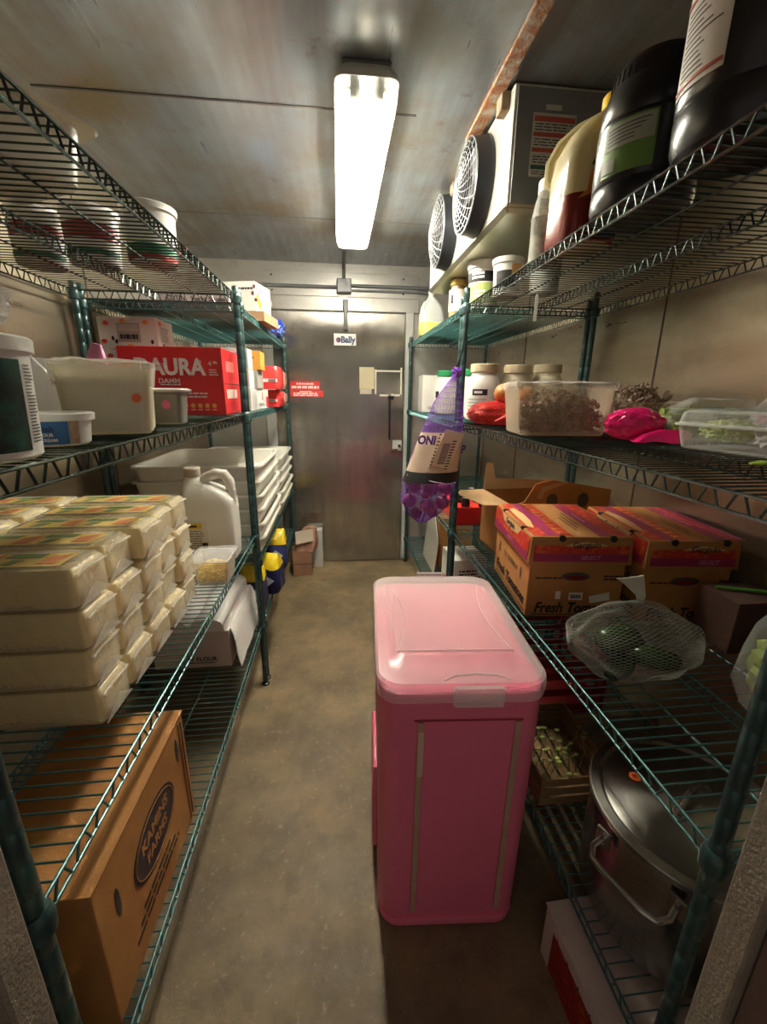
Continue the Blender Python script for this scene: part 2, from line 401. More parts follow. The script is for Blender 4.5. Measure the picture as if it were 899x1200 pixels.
# ceiling lamp: vapour tight fixture with two tubes behind a clear lens
LX, LY0, LY1 = .10, 1.46, 2.74
t = thing('ceiling_light', 'long white fluorescent fixture with clear lens on the ceiling', 'lamp', (LX, (LY0 + LY1) / 2, ZC))
LL = LY1 - LY0
G().loft([(-.001, .15, LL - .04, .03), (-.03, .178, LL, .03), (-.045, .185, LL, .03)]).obj('housing', M_white, t)
G().box((0, 0, -.049), (.13, LL - .10, .006), .002).obj('reflector', mat('lamp reflector', (.85, .85, .8), .4), t)
def lens_mat():
    m = bpy.data.materials.new('lamp lens'); m.use_nodes = True; N = m.node_tree.nodes; L = m.node_tree.links
    b = N['Principled BSDF']; b.inputs['Base Color'].default_value = (.92, .93, .86, 1); b.inputs['Roughness'].default_value = .4
    tr = N.new('ShaderNodeBsdfTransparent'); tl = N.new('ShaderNodeBsdfTranslucent'); tl.inputs[0].default_value = (.95, .95, .88, 1)
    a = N.new('ShaderNodeMixShader'); a.inputs[0].default_value = .5; c = N.new('ShaderNodeMixShader'); c.inputs[0].default_value = .30
    L.new(b.outputs[0], a.inputs[1]); L.new(tl.outputs[0], a.inputs[2]); L.new(tr.outputs[0], c.inputs[1]); L.new(a.outputs[0], c.inputs[2]); L.new(c.outputs[0], N['Material Output'].inputs[0])
    return m
G().loft([(-.046, .185, LL, .03), (-.085, .178, LL - .01, .03), (-.108, .160, LL - .035, .03)], cap0=False).obj('lens', lens_mat(), t)
M_tube = mat('lit tube', (.9, .9, .9), .5, emis=(1., .94, .79), estr=42.)
for x in (-.034, .034):
    lt = G().cyl((x, -LL / 2 + .062, -.072), (x, LL / 2 - .06, -.072), .016, n=16).obj('fluorescent_tube', M_tube, t)
    G().cyl((x, -LL / 2 + .034, -.072), (x, -LL / 2 + .0615, -.072), .0165, n=14).obj('tube_cap', mat('tube cap', (.16, .17, .16), .4, .6), lt)
    G().box((x, -LL / 2 + .025, -.062), (.03, .018, .05), .004).obj('lamp_holder', M_grey, t)
for x, y in ((-1, -.35), (1, -.35), (1, .12), (-1, .4)):
    G().box((x * .093, y * LL, -.048), (.008, .025, .03), .003).obj('clip', M_steel, t)
t = thing('cover_plate', 'flat grey cover plate with round knockout on the ceiling before the light', 'plate', (.10, 1.55, ZC))
G().box((0, -.028, -.004), (.14, .10, .008), .003).obj('plate', M_grey, t)
G().cyl((0, -.02, -.008), (0, -.02, -.011), .022, n=24).obj('knockout', mat('knockout', (.14, .16, .19), .45, .4), t)
# ------------------------------------------------------------------ wire shelving
M_epoxy = mat('green epoxy', (.032, .085, .085), .32, .25, (.022, .055, .055), 20, (.4, .7), spec=.7)
M_epoxyd = mat('green epoxy wire', (.05, .155, .155), .28, .4, spec=.8)
M_glint = mat('glinting silver green wire', (.13, .165, .155), .22, .85, (.06, .09, .08), 14, (.4, .65))  # silver glints of the glossy green wire put into its colour
def truss(g, a, b, h=.028, step=.05, r=.0028):
    a = Vector(a); b = Vector(b); d = b - a; ln = d.length; dn = d / ln; up = Vector((0, 0, 1))
    t0 = a - up * .004; t1 = a - up * (.004 + h)
    g.cyl(t0, t0 + d, r, n=8); g.cyl(t1, t1 + d, r, n=8)
    k = max(2, int(round(ln / step))); pts = []
    for i in range(k * 2 + 1):
        s = ln * i / (k * 2); z = -.004 if i % 2 == 0 else -.004 - h
        for o in (-.006, .006):
            q = min(max(s + o, 0), ln); pts.append(a + dn * q + up * z)
    g.tube(pts, .0021, 5)
SHELF = {}
def shelf(parent, w, l, z, m):
    """wire shelf, w along x, l along y, top surface at z"""
    key = (round(w, 3), round(l, 3), m.name)
    if key not in SHELF:
        g = G(); n = int(l / .0254)
        for i in range(n + 1):
            y = -l / 2 + .012 + (l - .024) * i / n; g.cyl((-w / 2, y, -.0018), (w / 2, y, -.0018), .0017, n=6)
        for f in (-.25, .25): g.cyl((f * w, -l / 2, -.0055), (f * w, l / 2, -.0055), .0024, n=6)
        s = g.obj('wire_shelf', m, parent)
        e = G()
        for x in (-w / 2, 0, w / 2): truss(e, (x, -l / 2, 0), (x, l / 2, 0))
        for y in (-l / 2, l / 2): truss(e, (-w / 2, y, 0), (w / 2, y, 0))
        tr = e.obj('edge_truss', m, s)
        cl = []
        for x in (-w / 2, w / 2):
            for y in (-l / 2, l / 2): cl.append(G().lathe([(.0145, -.036), (.019, -.034), (.0205, -.012), (.018, .0), (.0145, .004)], (0, 0, 0), 16).obj('post_collar', M_epoxy, s, loc=(x, y, 0)))
        SHELF[key] = (s, tr, cl)
    else:
        s0, t0, c0 = SHELF[key]
        s = s0.copy(); COL.objects.link(s); s.parent = parent
        for q in [t0] + c0:
            k = q.copy(); COL.objects.link(k); k.parent = s
    s.location = (0, 0, z)
    return s
PG = {}
def post(parent, x, y, h):
    if h not in PG:
        pr = [(.0115, .02), (.0127, .024)]
        z = .06
        while z < h - .02:
            pr += [(.0127, z - .0015), (.0119, z), (.0127, z + .0015)]; z += .0508
        pr += [(.0127, h - .004), (.010, h)]
        PG[h] = G().lathe(pr, n=18)
    p = PG[h].obj('post', M_epoxy, parent, ang=60, loc=(x, y, 0))
    G().lathe([(.006, -.02), (.019, -.02), (.019, -.012), (.008, -.006), (.008, .005)], (0, 0, .02), 16).obj('foot', M_black, p)
    return p
def unit(label, x0, x1, y0, y1, zs, h, worn=()):  # worn lists heights of shelves whose wire colour carries painted glints
    t = thing('shelving_unit', label, 'shelf', ((x0 + x1) / 2, (y0 + y1) / 2, 0), 0, 'green wire shelving units')
    w = x1 - x0; l = y1 - y0
    for x in (-w / 2, w / 2):
        for y in (-l / 2, l / 2): post(t, x, y, h)
    for z in zs: shelf(t, w, l, z, M_glint if z in worn else M_epoxyd)
    return t
LX0, LX1, RX0, RX1 = -.973, -.387, .558, 1.146
LZ = (.33, .785, 1.322, 1.772); LZB = (.33, .655, 1.322, 1.748); RZ = (.222, .748, 1.283, 1.778)
unit('green wire shelving unit on the left wall holding the cheese loaves', LX0, LX1, .405, 1.835, LZ, 1.80, LZ[2:])
unit('green wire shelving unit on the left wall holding the white trays by the steel door', LX0, LX1, 1.882, 3.34, LZB, 1.80)
unit('green wire shelving unit on the right wall holding the tomato cartons', RX0, RX1, .412, 1.925, RZ, 1.845, RZ[2:])
unit('green wire shelving unit behind the purple onion bag by the steel door', RX0, RX1, 1.972, 3.36, RZ, 1.82)

# ------------------------------------------------------------------ kinds of goods
def box_body(t, s, m, bev=.003, name='body'):
    return G().box((0, 0, s[2] / 2), s, bev).obj(name, m, t)
def carton(name, label, loc, s, rz=0, m=None, group=None, tape=True, cat='box', seam='y'):
    t = thing(name, label, cat, loc, rz, group); box_body(t, s, m or M_card)
    if seam == 'y':
        G().box((0, 0, s[2]), (.002, s[1] - .006, .0012)).obj('flap_seam', M_seam, t)
        if tape: G().box((0, 0, s[2] + .0008), (.05, s[1] - .004, .001)).obj('tape', M_tapeclear, t)
    else:
        G().box((0, 0, s[2]), (s[0] - .006, .002, .0012)).obj('flap_seam', M_seam, t)
        if tape: G().box((0, 0, s[2] + .0008), (s[0] - .004, .05, .001)).obj('tape', M_tapeclear, t)
    return t
def round_tub(name, label, loc, r0, r1, h, m, lidm=None, cat='tub', group=None, lid_h=.018, open_top=False, wall=.003):
    t = thing(name, label, cat, loc, 0, group)
    if open_top: G().lathe([(0, 0), (r0 - .004, 0), (r0, .004), (r1, h), (r1 + .004, h), (r1 + .004, h - .012), (r1 + .002, h - .012), (r1 - .001, h - .003), (r1 - wall, h), (r0 - wall, .006), (0, .006)], n=40).obj('body', m, t)
    else: G().lathe([(0, 0), (r0 - .004, 0), (r0, .004), (r1, h), (0, h)], n=40).obj('body', m, t)
    if lidm:
        G().lathe([(r1 + .001, h - lid_h * .6), (r1 + .005, h - lid_h * .6), (r1 + .006, h + lid_h * .25), (r1 + .003, h + lid_h * .4), (r1 - .006, h + lid_h * .4), (r1 - .008, h + lid_h * .15), (0, h + lid_h * .15)], n=40).obj('lid', lidm, t)
    return t
def jar(name, label, loc, r, h, m, lidm, neck=.7, cat='jar', group=None, lid_h=.035):
    t = thing(name, label, cat, loc, 0, group)
    hb = h - lid_h
    G().lathe([(0, 0), (r - .01, 0), (r - .002, .006), (r, .02), (r, hb * .70), (r * .97, hb * .76), (r * .86, hb * .88), (r * neck, hb * .94), (r * neck, hb + .004), (0, hb + .004)], n=40).obj('body', m, t)
    pr = [(r * neck + .003, hb)]
    pr += [(r * neck + .006, hb + .003), (r * neck + .006, h - .004), (r * neck + .002, h), (0, h)]
    G().lathe(pr, n=40).obj('lid', lidm, t)
    return t
# ================================================================== LEFT SIDE
# ---- cheese loaves
M_cheese = mat('cheese', (.88, .74, .40), .5, 0, (.84, .67, .32), 6, sss=.0)
M_wrap = film('cheese wrap', (1, .97, .86), .12, .62, .14, .9, 16.)
M_yel = mat('yellow print', (.80, .58, .20), .5); M_grn = mat('green print', (.20, .32, .16), .5); M_redp = mat('red orange print', (.70, .26, .12), .5)
CW, CD, CH = .285, .108, .079
def loaf(withlabel):
    t = thing('cheese_loaf', 'x', 'cheese', (0, 0, 0), 0, 'wrapped cheese loaves')
    g = G().loft([(.001, CW - .02, CD - .02, .009), (.006, CW - .008, CD - .008, .010), (.03, CW - .006, CD - .006, .010), (CH - .010, CW - .007, CD - .008, .010), (CH - .003, CW - .016, CD - .016, .009)], n=3, seg=3)
    g.jitter(.0010, 28).obj('cheese', M_cheese, t, ang=50)
    w = G().loft([(.0, CW - .012, CD - .014, .012), (.008, CW + .003, CD, .014), (.028, CW + .004, CD + .001, .014), (.05, CW + .004, CD + .001, .014), (CH - .010, CW + .003, CD, .012), (CH, CW - .012, CD - .014, .012)], n=3, seg=5)
    w.jitter(.0018, 60, 3).obj('wrapper', M_wrap, t, ang=80)
    f = G()
    f.prism([(-CD / 2 + .004, .004), (CD / 2 - .004, .004), (.0, .034)], (Vector((CW / 2 + .0025, 0, 0)), Vector((0, 1, 0)), Vector((0, 0, 1))), .0015)
    f.tube([(CW / 2 + .003, -CD / 2 + .006, CH - .014), (CW / 2 + .006, -.02, CH - .008), (CW / 2 + .006, .02, CH - .010), (CW / 2 + .003, CD / 2 - .006, CH - .014)], .003, 6)
    f.jitter(.0015, 70).obj('folded_end', film('fold film', (1, .97, .86), .22, .75, .16, .5), t)
    if withlabel:
        fr = (Vector((-CW / 2, -CD / 2, CH - .0005)), Vector((1, 0, 0)), Vector((0, 1, 0)))
        l = patch(t, 'printed_label', M_yel, fr, (.015, .02, CW - .03, .085), .001)
        for a in (.03, .14):
            txt_w = []
            poly(l, 'green_print', M_grn, fr, [(a, .06), (a + .06, .06), (a + .065, .078), (a + .005, .078)], .002)
            poly(l, 'green_print', M_grn, fr, [(a + .01, .028), (a + .028, .028), (a + .04, .05), (a + .02, .05)], .002)
            poly(l, 'red_print', M_redp, fr, [(a + .07, .03), (a + .10, .03), (a + .105, .075), (a + .075, .06)], .002)
    return t
LPN = {0: None}
rown = ['row facing the doorway', 'second row behind the front row', 'middle row of the stack', 'fourth row', 'last row beside the white jug']
layn = ['bottom layer on the wires', 'second layer up', 'third layer up', 'top layer']
protos = {}
for col in (0, 1):
    for r in range(5):
        for k in range(4):
            side = 'aisle end' if col == 0 else 'wall end'
            lab = 'wrapped cheese loaf, %s, %s, %s' % (side, layn[k], rown[r])
            rnd = random.Random(col * 100 + r * 10 + k)
            pos = (-.607 - col * .304 + rnd.uniform(-.010, .010) + (0.008 if (r + k) % 2 else 0), .768 + r * .1145 + rnd.uniform(-.001, .001), LZ[1] + .001 + k * (CH + .0035))
            key = k == 3
            rz = rnd.uniform(-.8, .8)
            if key not in protos:
                o = protos[key] = loaf(key); o.location = pos; o['label'] = lab; o.rotation_euler = (0, 0, R(rz))
            else: o = dup(protos[key], pos, rz, lab)

# ---- third shelf: jug and tub of shredded cheese
t = thing('plastic_jug', 'white plastic jug with handle and yellow label beside the cheese loaves', 'jug', (-.490, 1.60, LZ[1] + .001))
M_hdpe = mat('milky jug plastic', (.80, .77, .70), .35, sss=.0)
g = G().loft([(0, .16, .11, .02), (.006, .178, .13, .026), (.09, .186, .136, .028), (.215, .184, .136, .028), (.235, .176, .13, .028), (.262, .158, .115, .028, -.010, 0), (.285, .115, .09, .028, -.03, 0), (.30, .068, .066, .03, -.052, 0), (.322, .05, .05, .0249, -.055, 0)], n=6)
g.obj('body', M_hdpe, t)
G().tube([(-.035, 0, .285), (-.005, 0, .315), (.03, 0, .330), (.06, 0, .326), (.076, 0, .30), (.080, 0, .26), (.076, 0, .21)], .0185, 14).obj('handle', M_hdpe, t)
G().lathe([(.0275, 0), (.029, .003), (.029, .03), (.026, .034), (0, .034)], (-.055, 0, .318), 24).obj('cap', mat('beige cap', (.52, .44, .36), .5), t)
fr = (Vector((-.093, -.0688, 0)), Vector((1, 0, 0)), Vector((0, 0, 1)))
l = patch(t, 'label', mat('pale label', (.74, .70, .62), .5), fr, (.012, .045, .095, .165), .0006)
patch(l, 'yellow_band', mat('yellow band', (.75, .5, .05), .5), fr, (.012, .135, .075, .155), .0016)
lines(l, 'small_print', M_ink, fr, (.016, .137, .06, .152), 1, .5, .0025, seed=3)
lines(l, 'small_print', M_grey, fr, (.016, .055, .09, .13), 8, .4, .0016, seed=4, words=1)
patch(l, 'barcode', M_ink, fr, (.07, .06, .09, .08), .0020)
t = thing('food_container', 'small clear tub of shredded yellow cheese under plastic wrap on the wires', 'container', (-.432, 1.385, LZ[1] + .001))
M_frost = film('frosted tub', (.95, .93, .86), .12, .65, .25, .1)
G().loft([(0, .095, .11, .012), (.004, .105, .12, .014), (.082, .118, .135, .016), (.085, .126, .142, .018), (.085, .114, .130, .014), (.006, .100, .115, .012)], n=4, cap1=True).obj('tub', M_frost, t)
g = G(); rn = random.Random(5)
M_shred = mat('shredded cheese', (.88, .66, .18), .55)
for i in range(420):
    x, y = rn.uniform(-.045, .045), rn.uniform(-.052, .052); z = rn.uniform(.008, .066 - 6 * (x * x + y * y)); a = rn.uniform(0, PI); l_ = rn.uniform(.006, .012)
    dx, dy, dz = math.cos(a) * l_, math.sin(a) * l_, rn.uniform(-.004, .004)
    x = max(-.04, min(.04, x)); y = max(-.046, min(.046, y))
    g.cyl((x - dx, y - dy, max(.009, z - dz)), (x + dx, y + dy, max(.009, z + dz)), .0022, n=4)
g.loft([(.007, .06, .08, .01), (.042, .05, .07, .01)]); s = g.obj('shredded_cheese', M_shred, t); s['kind'] = 'stuff'
G().loft([(.086, .13, .146, .018), (.093, .134, .15, .02), (.098, .10, .115, .02)], n=5, seg=3).jitter(.004, 40).obj('wrap', M_film, t)

# ---- mid shelf
z = LZ[2] + .001
t = round_tub('bucket', 'white bucket with dark green label and nutrition print near the doorway', (-.482, .582, z), .088, .094, .143, M_white, M_white, 'bucket')
arc(t, 'label', mat('dark green label', (.006, .07, .045), .35, 0, (.004, .018, .02), 40, (.4, .6)), .0885, .0935, .012, .122, -160, 2)
arclines(t, 'nutrition_print', M_ink, .0881, .02, .118, 6, 22, 24, .32, 4, .5, .0927)
t = thing('plastic_bag', 'crumpled clear plastic bag lying on the white bucket', 'bag', (-.49, .60, z + .151))
G().ball((0, 0, .042), (.085, .075, .045), 4, .35, 2.6, 3, .8, True).obj('bag', film('bag film', (1, 1, 1), .30, .8, .1, 1., 20.), t, ang=30)
t = thing('food_container', 'square tub of pale cream under stretched plastic wrap beside the red carton', 'container', (-.489, .995, z), 20)
G().loft([(0, .14, .16, .02), (.006, .152, .172, .024), (.122, .166, .186, .026), (.13, .174, .194, .028), (.134, .174, .194, .028), (.134, .160, .178, .022), (.008, .144, .164, .02)], n=5).obj('tub', film('cream tub', (.88, .84, .66), .5, .8, .3, .1), t)
G().loft([(.009, .142, .16, .018), (.112, .158, .177, .02)], n=4).obj('cream', mat('cream', (.72, .64, .40), .6, 0, (.66, .58, .36), 9), t)
G().loft([(.095, .170, .190, .028), (.130, .180, .200, .03), (.141, .184, .204, .03), (.146, .15, .17, .03)], n=5, seg=6, cap0=False).jitter(.004, 30).obj('plastic_wrap', M_filmw, t, ang=60)
G().prism([(.070, .128), (.115, .132), (.11, .14), (.070, .141)], (Vector((0, -.096, 0)), Vector((1, 0, 0)), Vector((0, 0, 1))), .01).jitter(.003, 40).obj('wrap_tail', M_filmw, t)
fr = (Vector((-.094, -.0905, 0)), Vector((1, 0, 0)), Vector((0, .06, 1)).normalized())
oval(t, 'date_sticker', mat('orange sticker', (.85, .18, .05), .5), fr, (.148, .072), .009, .009, .008)
t = round_tub('tub', 'small blue sour cream tub with white rim beside the white bucket', (-.463, .752, z), .046, .051, .047, M_white, M_white, 'tub', None, .012)
arc(t, 'label', mat('blue label', (.045, .17, .40), .4), .0463, .0503, .004, .040, -150, -40)
arc(t, 'label_picture', mat('potato print', (.62, .50, .36), .5, 0, (.35, .2, .12), 60), .0466, .0506, .004, .040, -38, -22)
fr = (Vector((-.02, -.0542, 0)), Vector((.965, -.26, 0)).normalized(), Vector((0, -.1, 1)).normalized())
fr = (Vector((.024, -.0470, 0)), Vector((.93, .22, 0)).normalized(), Vector((.03, -.12, 1)).normalized())
txt(t, 'kitch', M_navy, fr, (-.008, .029), .011, 'lettering', 1., .0002, .0015)
txt(t, 'SOUR', M_wink, fr, (-.008, .0195), .007, 'lettering', 1., .0002, .0015)
txt(t, 'CREAM', M_wink, fr, (-.006, .0115), .007, 'lettering', 1., .0002, .0015)
t = thing('steam_pan', 'small grey pan with white lid and pink sticker beside the red carton', 'pan', (-.458, 1.235, z), 4)
s = (.085, .085, .085)
G().loft([(0, .062, .062, .012), (.004, .07, .07, .014), (.078, .082, .082, .016), (.082, .094, .094, .018), (.085, .094, .094, .018)], n=5).obj('pan', mat('grey pan', (.28, .26, .23), .45, .4), t)
G().loft([(.0855, .10, .10, .016), (.090, .104, .104, .018), (.094, .085, .085, .016)], n=5).obj('lid', M_white, t)
oval(t, 'sticker', mat('pink sticker', (.8, .18, .32), .5), (Vector((0, -.0395, .05)), Vector((1, 0, 0)), Vector((0, -.08, 1)).normalized()), (.004, .002), .011, .012, .002)
t = thing('plastic_sheet', 'folded clear plastic sheets leaning on the left wall behind the cream tub', 'bag', (-.78, 1.20, z), 12); t.scale = (1, 1, 1.3)
g = G(); 
for i in range(3):
    g.loft([(0, .20, .02, .006, .02 * i, .03 * i), (.07, .17, .018, .006, .03 * i, .03 * i), (.13, .08, .012, .004, -.03 + .02 * i, .03 * i)], n=2, seg=3)
g.jitter(.01, 14).obj('sheet', film('sheet film', (1, 1, 1), .3, .75, .15, .8), t)
t = thing('pink_bag', 'pink folded plastic bag standing by the back post on the left shelf', 'bag', (-.80, 1.53, z), 0); t.scale = (1, 1, 1.4)
G().loft([(0, .13, .04, .012), (.06, .11, .04, .012, .01, 0), (.12, .075, .025, .008, .02, 0), (.165, .03, .01, .004, .03, 0)], n=3, seg=3).jitter(.006, 22).obj('bag', mat('pink film', (.80, .30, .52), .35), t)

def bread_carton(k):
    s = (.235, .175, .125)
    lab = ['fruit printed white carton, bottom of the stack behind the red carton', 'fruit printed white carton, middle of the stack behind the red carton', 'fruit printed white carton, top of the stack behind the red carton'][k]
    t = carton('printed_carton', lab, (-.865, 2.07, z + k * .127), s, 0, M_paper, 'fruit printed cartons', tape=False)
    fr = front(s)
    patch(t, 'print_panel', mat('taupe panel', (.36, .31, .26), .6), fr, (.075, .028, .165, .102))
    lines(t, 'print_lines', M_paper, fr, (.08, .07, .16, .098), 4, .35, .0012, jag=0)
    lines(t, 'small_print', M_ink, fr, (.085, .036, .155, .062), 1, .7, .0012, words=1, jag=0, seed=9)
    for i, (u, v, q) in enumerate(((.035, .1, 'sign red'), (.055, .042, 'black ink'), (.068, .03, 'black ink'), (.12, .012, 'orange fruit'), (.19, .106, 'orange fruit'), (.1, .11, 'orange fruit'), (.02, .03, 'sign red'), (.21, .03, 'black ink'))):
        oval(t, 'fruit_print', MATS.get(q) or mat(q, (.75, .30, .08), .5), fr, (u, v), .012 if q != 'black ink' else .006, .009, .0009, n=12)
    fr = right(s)
    lines(t, 'small_print', M_grey, fr, (.03, .035, .13, .095), 6, .4, .001, seed=2, words=1)
    oval(t, 'fruit_print', MATS['sign red'], fr, (.03, .105), .012, .008, .0009, n=12); oval(t, 'fruit_print', MATS['black ink'], fr, (.05, .02), .008, .008, .0009, n=12)
    return t
for k in range(3): bread_carton(k)

# red beer carton
s = (.368, .255, .243)
t = thing('beer_carton', 'big red printed beer carton on the left middle shelf', 'box', (-.612, 1.836, z))
M_beer = mat('red carton', (.60, .018, .022), .42)
box_body(t, s, M_beer)
fr = front(s); M_silver = mat('silver ink', (.82, .78, .74), .4)
txt(t, 'DAURA', M_silver, fr, (.178, .170), .080, 'lettering', .92, .0028)
txt(t, 'DAMM', M_silver, fr, (.172, .122), .024, 'lettering', 1.1, .0004)
lines(t, 'small_print', M_silver, fr, (.14, .106, .21, .113), 1, .6, .0012, words=1, jag=0)
txt(t, '®', M_silver, fr, (.287, .19), .018)
txt(t, '4', M_silver, fr, (.323, .185), .026); lines(t, 'small_print', M_silver, fr, (.335, .185, .352, .195), 2, .5, .0012)
lines(t, 'small_print', M_silver, fr, (.318, .142, .352, .168), 3, .4, .0012, words=1)
lines(t, 'small_print', M_silver, fr, (.21, .06, .31, .085), 2, .5, .0012, words=1, jag=.1, seed=6)
for i in range(7):
    oval(t, 'medal_print', mat('gold ink', (.72, .45, .08), .4), fr, (.17 + i * .026, .034), .0085, .0085, .001, n=16)
    lines(t, 'small_print', M_silver, fr, (.162 + i * .026, .016, .178 + i * .026, .022), 1, .5, .0012)
fr = right(s)
G().box((s[0] / 2 + .0003, 0, .115), (.0015, s[1] - .006, .003)).obj('carton_joint', M_seam, t)
patch(t, 'side_print', mat('pale red print', (.72, .20, .17), .5), fr, (.05, .16, .17, .2))
patch(t, 'side_print', mat('pale print', (.80, .62, .54), .5), fr, (.03, .06, .20, .095))

# goods on the far left middle shelf
s = (.17, .50, .10)
t = carton('juice_carton', 'long silver white carton with red digit, lowest under the small boxes behind the red carton', (-.485, 2.31, z), s, 0, M_paper, None, False)
fr = right(s); patch(t, 'silver_print', mat('silver print', (.55, .57, .58), .35, .3), fr, (.02, .01, .14, .09)); txt(t, '5', M_red, fr, (.30, .062), .05, 'lettering', 1, .002); lines(t, 'small_print', M_grey, fr, (.20, .015, .38, .032), 2, .5, .001); patch(t, 'red_print', M_red, fr, (.42, .005, .498, .06))
s = (.15, .11, .085)
t = carton('white_carton', 'small plain white carton on the long silver carton', (-.478, 2.125, z + .1015), s, 0, M_paper, None, False)
lines(t, 'small_print', M_grey, front(s), (.08, .01, .14, .05), 4, .4, .001)
s = (.15, .10, .088)
t = carton('white_carton', 'small white carton with blue grey print, above the plain white carton', (-.478, 2.12, z + .188), s, 0, M_paper, None, False)
patch(t, 'blue_print', mat('blue grey print', (.42, .46, .58), .5), front(s), (.075, .01, .145, .07)); lines(t, 'small_print', M_ink, front(s), (.12, .02, .14, .05), 3, .4, .0014)
s = (.15, .16, .088)
t = carton('grey_carton', 'grey carton on the long silver carton beneath the orange one', (-.468, 2.30, z + .1015), s, 0, mat('grey board', (.33, .31, .28), .7), None, False)
s = (.14, .12, .088)
t = carton('orange_carton', 'small orange carton near the red wrapped bread pack', (-.445, 2.29, z + .191), s, 0, mat('orange board', (.66, .31, .05), .6), None, False)
lines(t, 'small_print', M_ink, front(s), (.06, .05, .11, .075), 2, .5, .001)
M_pack = mat('red film pack', (.68, .04, .04), .25)
def pack(label, loc, d, rz):
    t = thing('bread_pack', label, 'pack', loc, rz, 'red and clear bread packs')
    G().loft([(0, d[0] * .9, d[1] * .5, .02, 0, -d[1] * .22), (d[2] * .2, d[0], d[1] * .5, .03, 0, -d[1] * .22), (d[2] * .8, d[0], d[1] * .5, .03, 0, -d[1] * .22), (d[2], d[0] * .85, d[1] * .45, .03, 0, -d[1] * .22)], n=4, seg=3).jitter(.004, 30).obj('red_wrapper', M_pack, t)
    G().loft([(0, d[0] * .8, d[1] * .5, .03, 0, d[1] * .27), (d[2] * .3, d[0] * 1.0, d[1] * .5, .04, 0, d[1] * .27), (d[2] * .75, d[0] * .95, d[1] * .5, .04, 0, d[1] * .27), (d[2] * .95, d[0] * .6, d[1] * .4, .04, 0, d[1] * .27)], n=4, seg=3).jitter(.006, 24).obj('clear_wrapper', mat('pale pack', (.72, .52, .42), .25, 0, (.62, .24, .18), 22), t)
    fr = (Vector((-d[0] / 2, -d[1] * .475, 0)), Vector((1, 0, 0)), Vector((0, 0, 1)))
    patch(t, 'label', mat('pale pack label', (.75, .70, .68), .4), fr, (d[0] * .1, d[2] * .3, d[0] * .9, d[2] * .45), .004)
    patch(t, 'barcode', M_grey, fr, (d[0] * .6, d[2] * .31, d[0] * .85, d[2] * .44), .006)
    return t
pack('red and clear wrapped bread pack lying on top of another near the steel door', (-.415, 2.76, z + .104), (.17, .36, .125), 0)
pack('red and clear wrapped bread pack flat on the wires near the steel door', (-.43, 2.86, z), (.17, .42, .098), 0)

# ---- top shelf
zt = LZ[3] + .001
t = thing('food_container', 'clear flat food box with overhanging lid on the top left shelf', 'container', (-.628, .915, zt), -30)
G().loft([(0, .19, .27, .03), (.005, .205, .285, .035), (.088, .225, .305, .035), (.094, .225, .305, .035), (.094, .217, .297, .032), (.008, .198, .278, .03)], n=5).obj('box', film('cloudy box', (.78, .76, .66), .5, .8, .25, .1), t)
G().loft([(.009, .18, .26, .03), (.045, .19, .27, .03)], n=5).obj('contents', mat('pale contents', (.62, .58, .46), .6, 0, (.50, .45, .33), 8), t)
G().loft([(.095, .262, .342, .03), (.099, .27, .35, .032), (.101, .26, .34, .03), (.102, .20, .28, .03), (.107, .18, .26, .03), (.108, .10, .10, .03)], n=5).obj('lid', film('lid film', (.85, .80, .62), .4, .7, .25, .3), t)
G().box((.08, .06, .110), (.03, .07, .008), .003).obj('lid_grip', M_black, t)
def pail(label, x, y, r, h, bands):
    t = round_tub('pail', label, (x, y, zt), r, r * 1.08, h, M_white, M_white, 'bucket', 'white pails on the top shelf')
    for m, a, b, c, d in bands: arc(t, 'label_band', m, r * (1 + .08 * a / h) + .0004, r * (1 + .08 * b / h) + .0004, a, b, c, d)
    return t
gb = mat('green band', (.02, .16, .08), .4); rb = mat('dark red band', (.32, .03, .03), .4)
pail('white pail with green and red bands standing nearest the aisle on the top shelf', -.545, 1.49, .066, .145, [(gb, .02, .045, -170, 10), (rb, .004, .018, -170, 10)])
pail('white pail with red and green bands, middle of the three on the top shelf', -.725, 1.52, .068, .14, [(rb, .06, .10, -170, 0), (gb, .02, .035, -170, 0)])
pail('white pail with red and green bands in the corner by the left wall', -.895, 1.55, .066, .14, [(rb, .07, .10, -170, 0), (gb, .015, .03, -170, 0)])
s = (.54, .36, .036)
t = carton('flat_carton', 'long flat white carton with dark lettering on the top shelf behind the pails', (-.70, 2.10, LZB[3] + .001), s, 0, M_paper, None, False)
fr = front(s)
patch(t, 'grey_print', mat('mauve print', (.46, .38, .37), .6), fr, (.27, .002, .538, .034)); txt(t, 'CUTIN - Vodka Sauces', M_ink, fr, (.41, .018), .024, 'lettering', 1., .0004)
s = (.26, .30, .042)
t = thing('cardboard_tray', 'brown cardboard tray under the white fruit printed carton on the top shelf', 'tray', (-.46, 2.46, LZB[3] + .001), -6)
s = (.24, .28, .045)
g = G().box((0, 0, .002), (s[0], s[1], .004))
for x in (-1, 1): g.box((x * (s[0] / 2 - .002), 0, s[2] / 2), (.004, s[1], s[2]), .001)
for y in (-1, 1): g.box((0, y * (s[1] / 2 - .002), s[2] / 2), (s[0], .004, s[2]), .001)
g.jitter(.003, 25).obj('tray', mat('dark kraft', (.30, .17, .09), .8), t)
s = (.18, .195, .175)
t = carton('printed_carton', 'white carton with orange and purple fruit print standing in the brown tray', (-.463, 2.452, LZB[3] + .010), s, -14, M_white, None, False)
fr = right(s); M_or = mat('orange blot', (.80, .34, .03), .5); M_pl = mat('plum blot', (.16, .05, .07), .5)
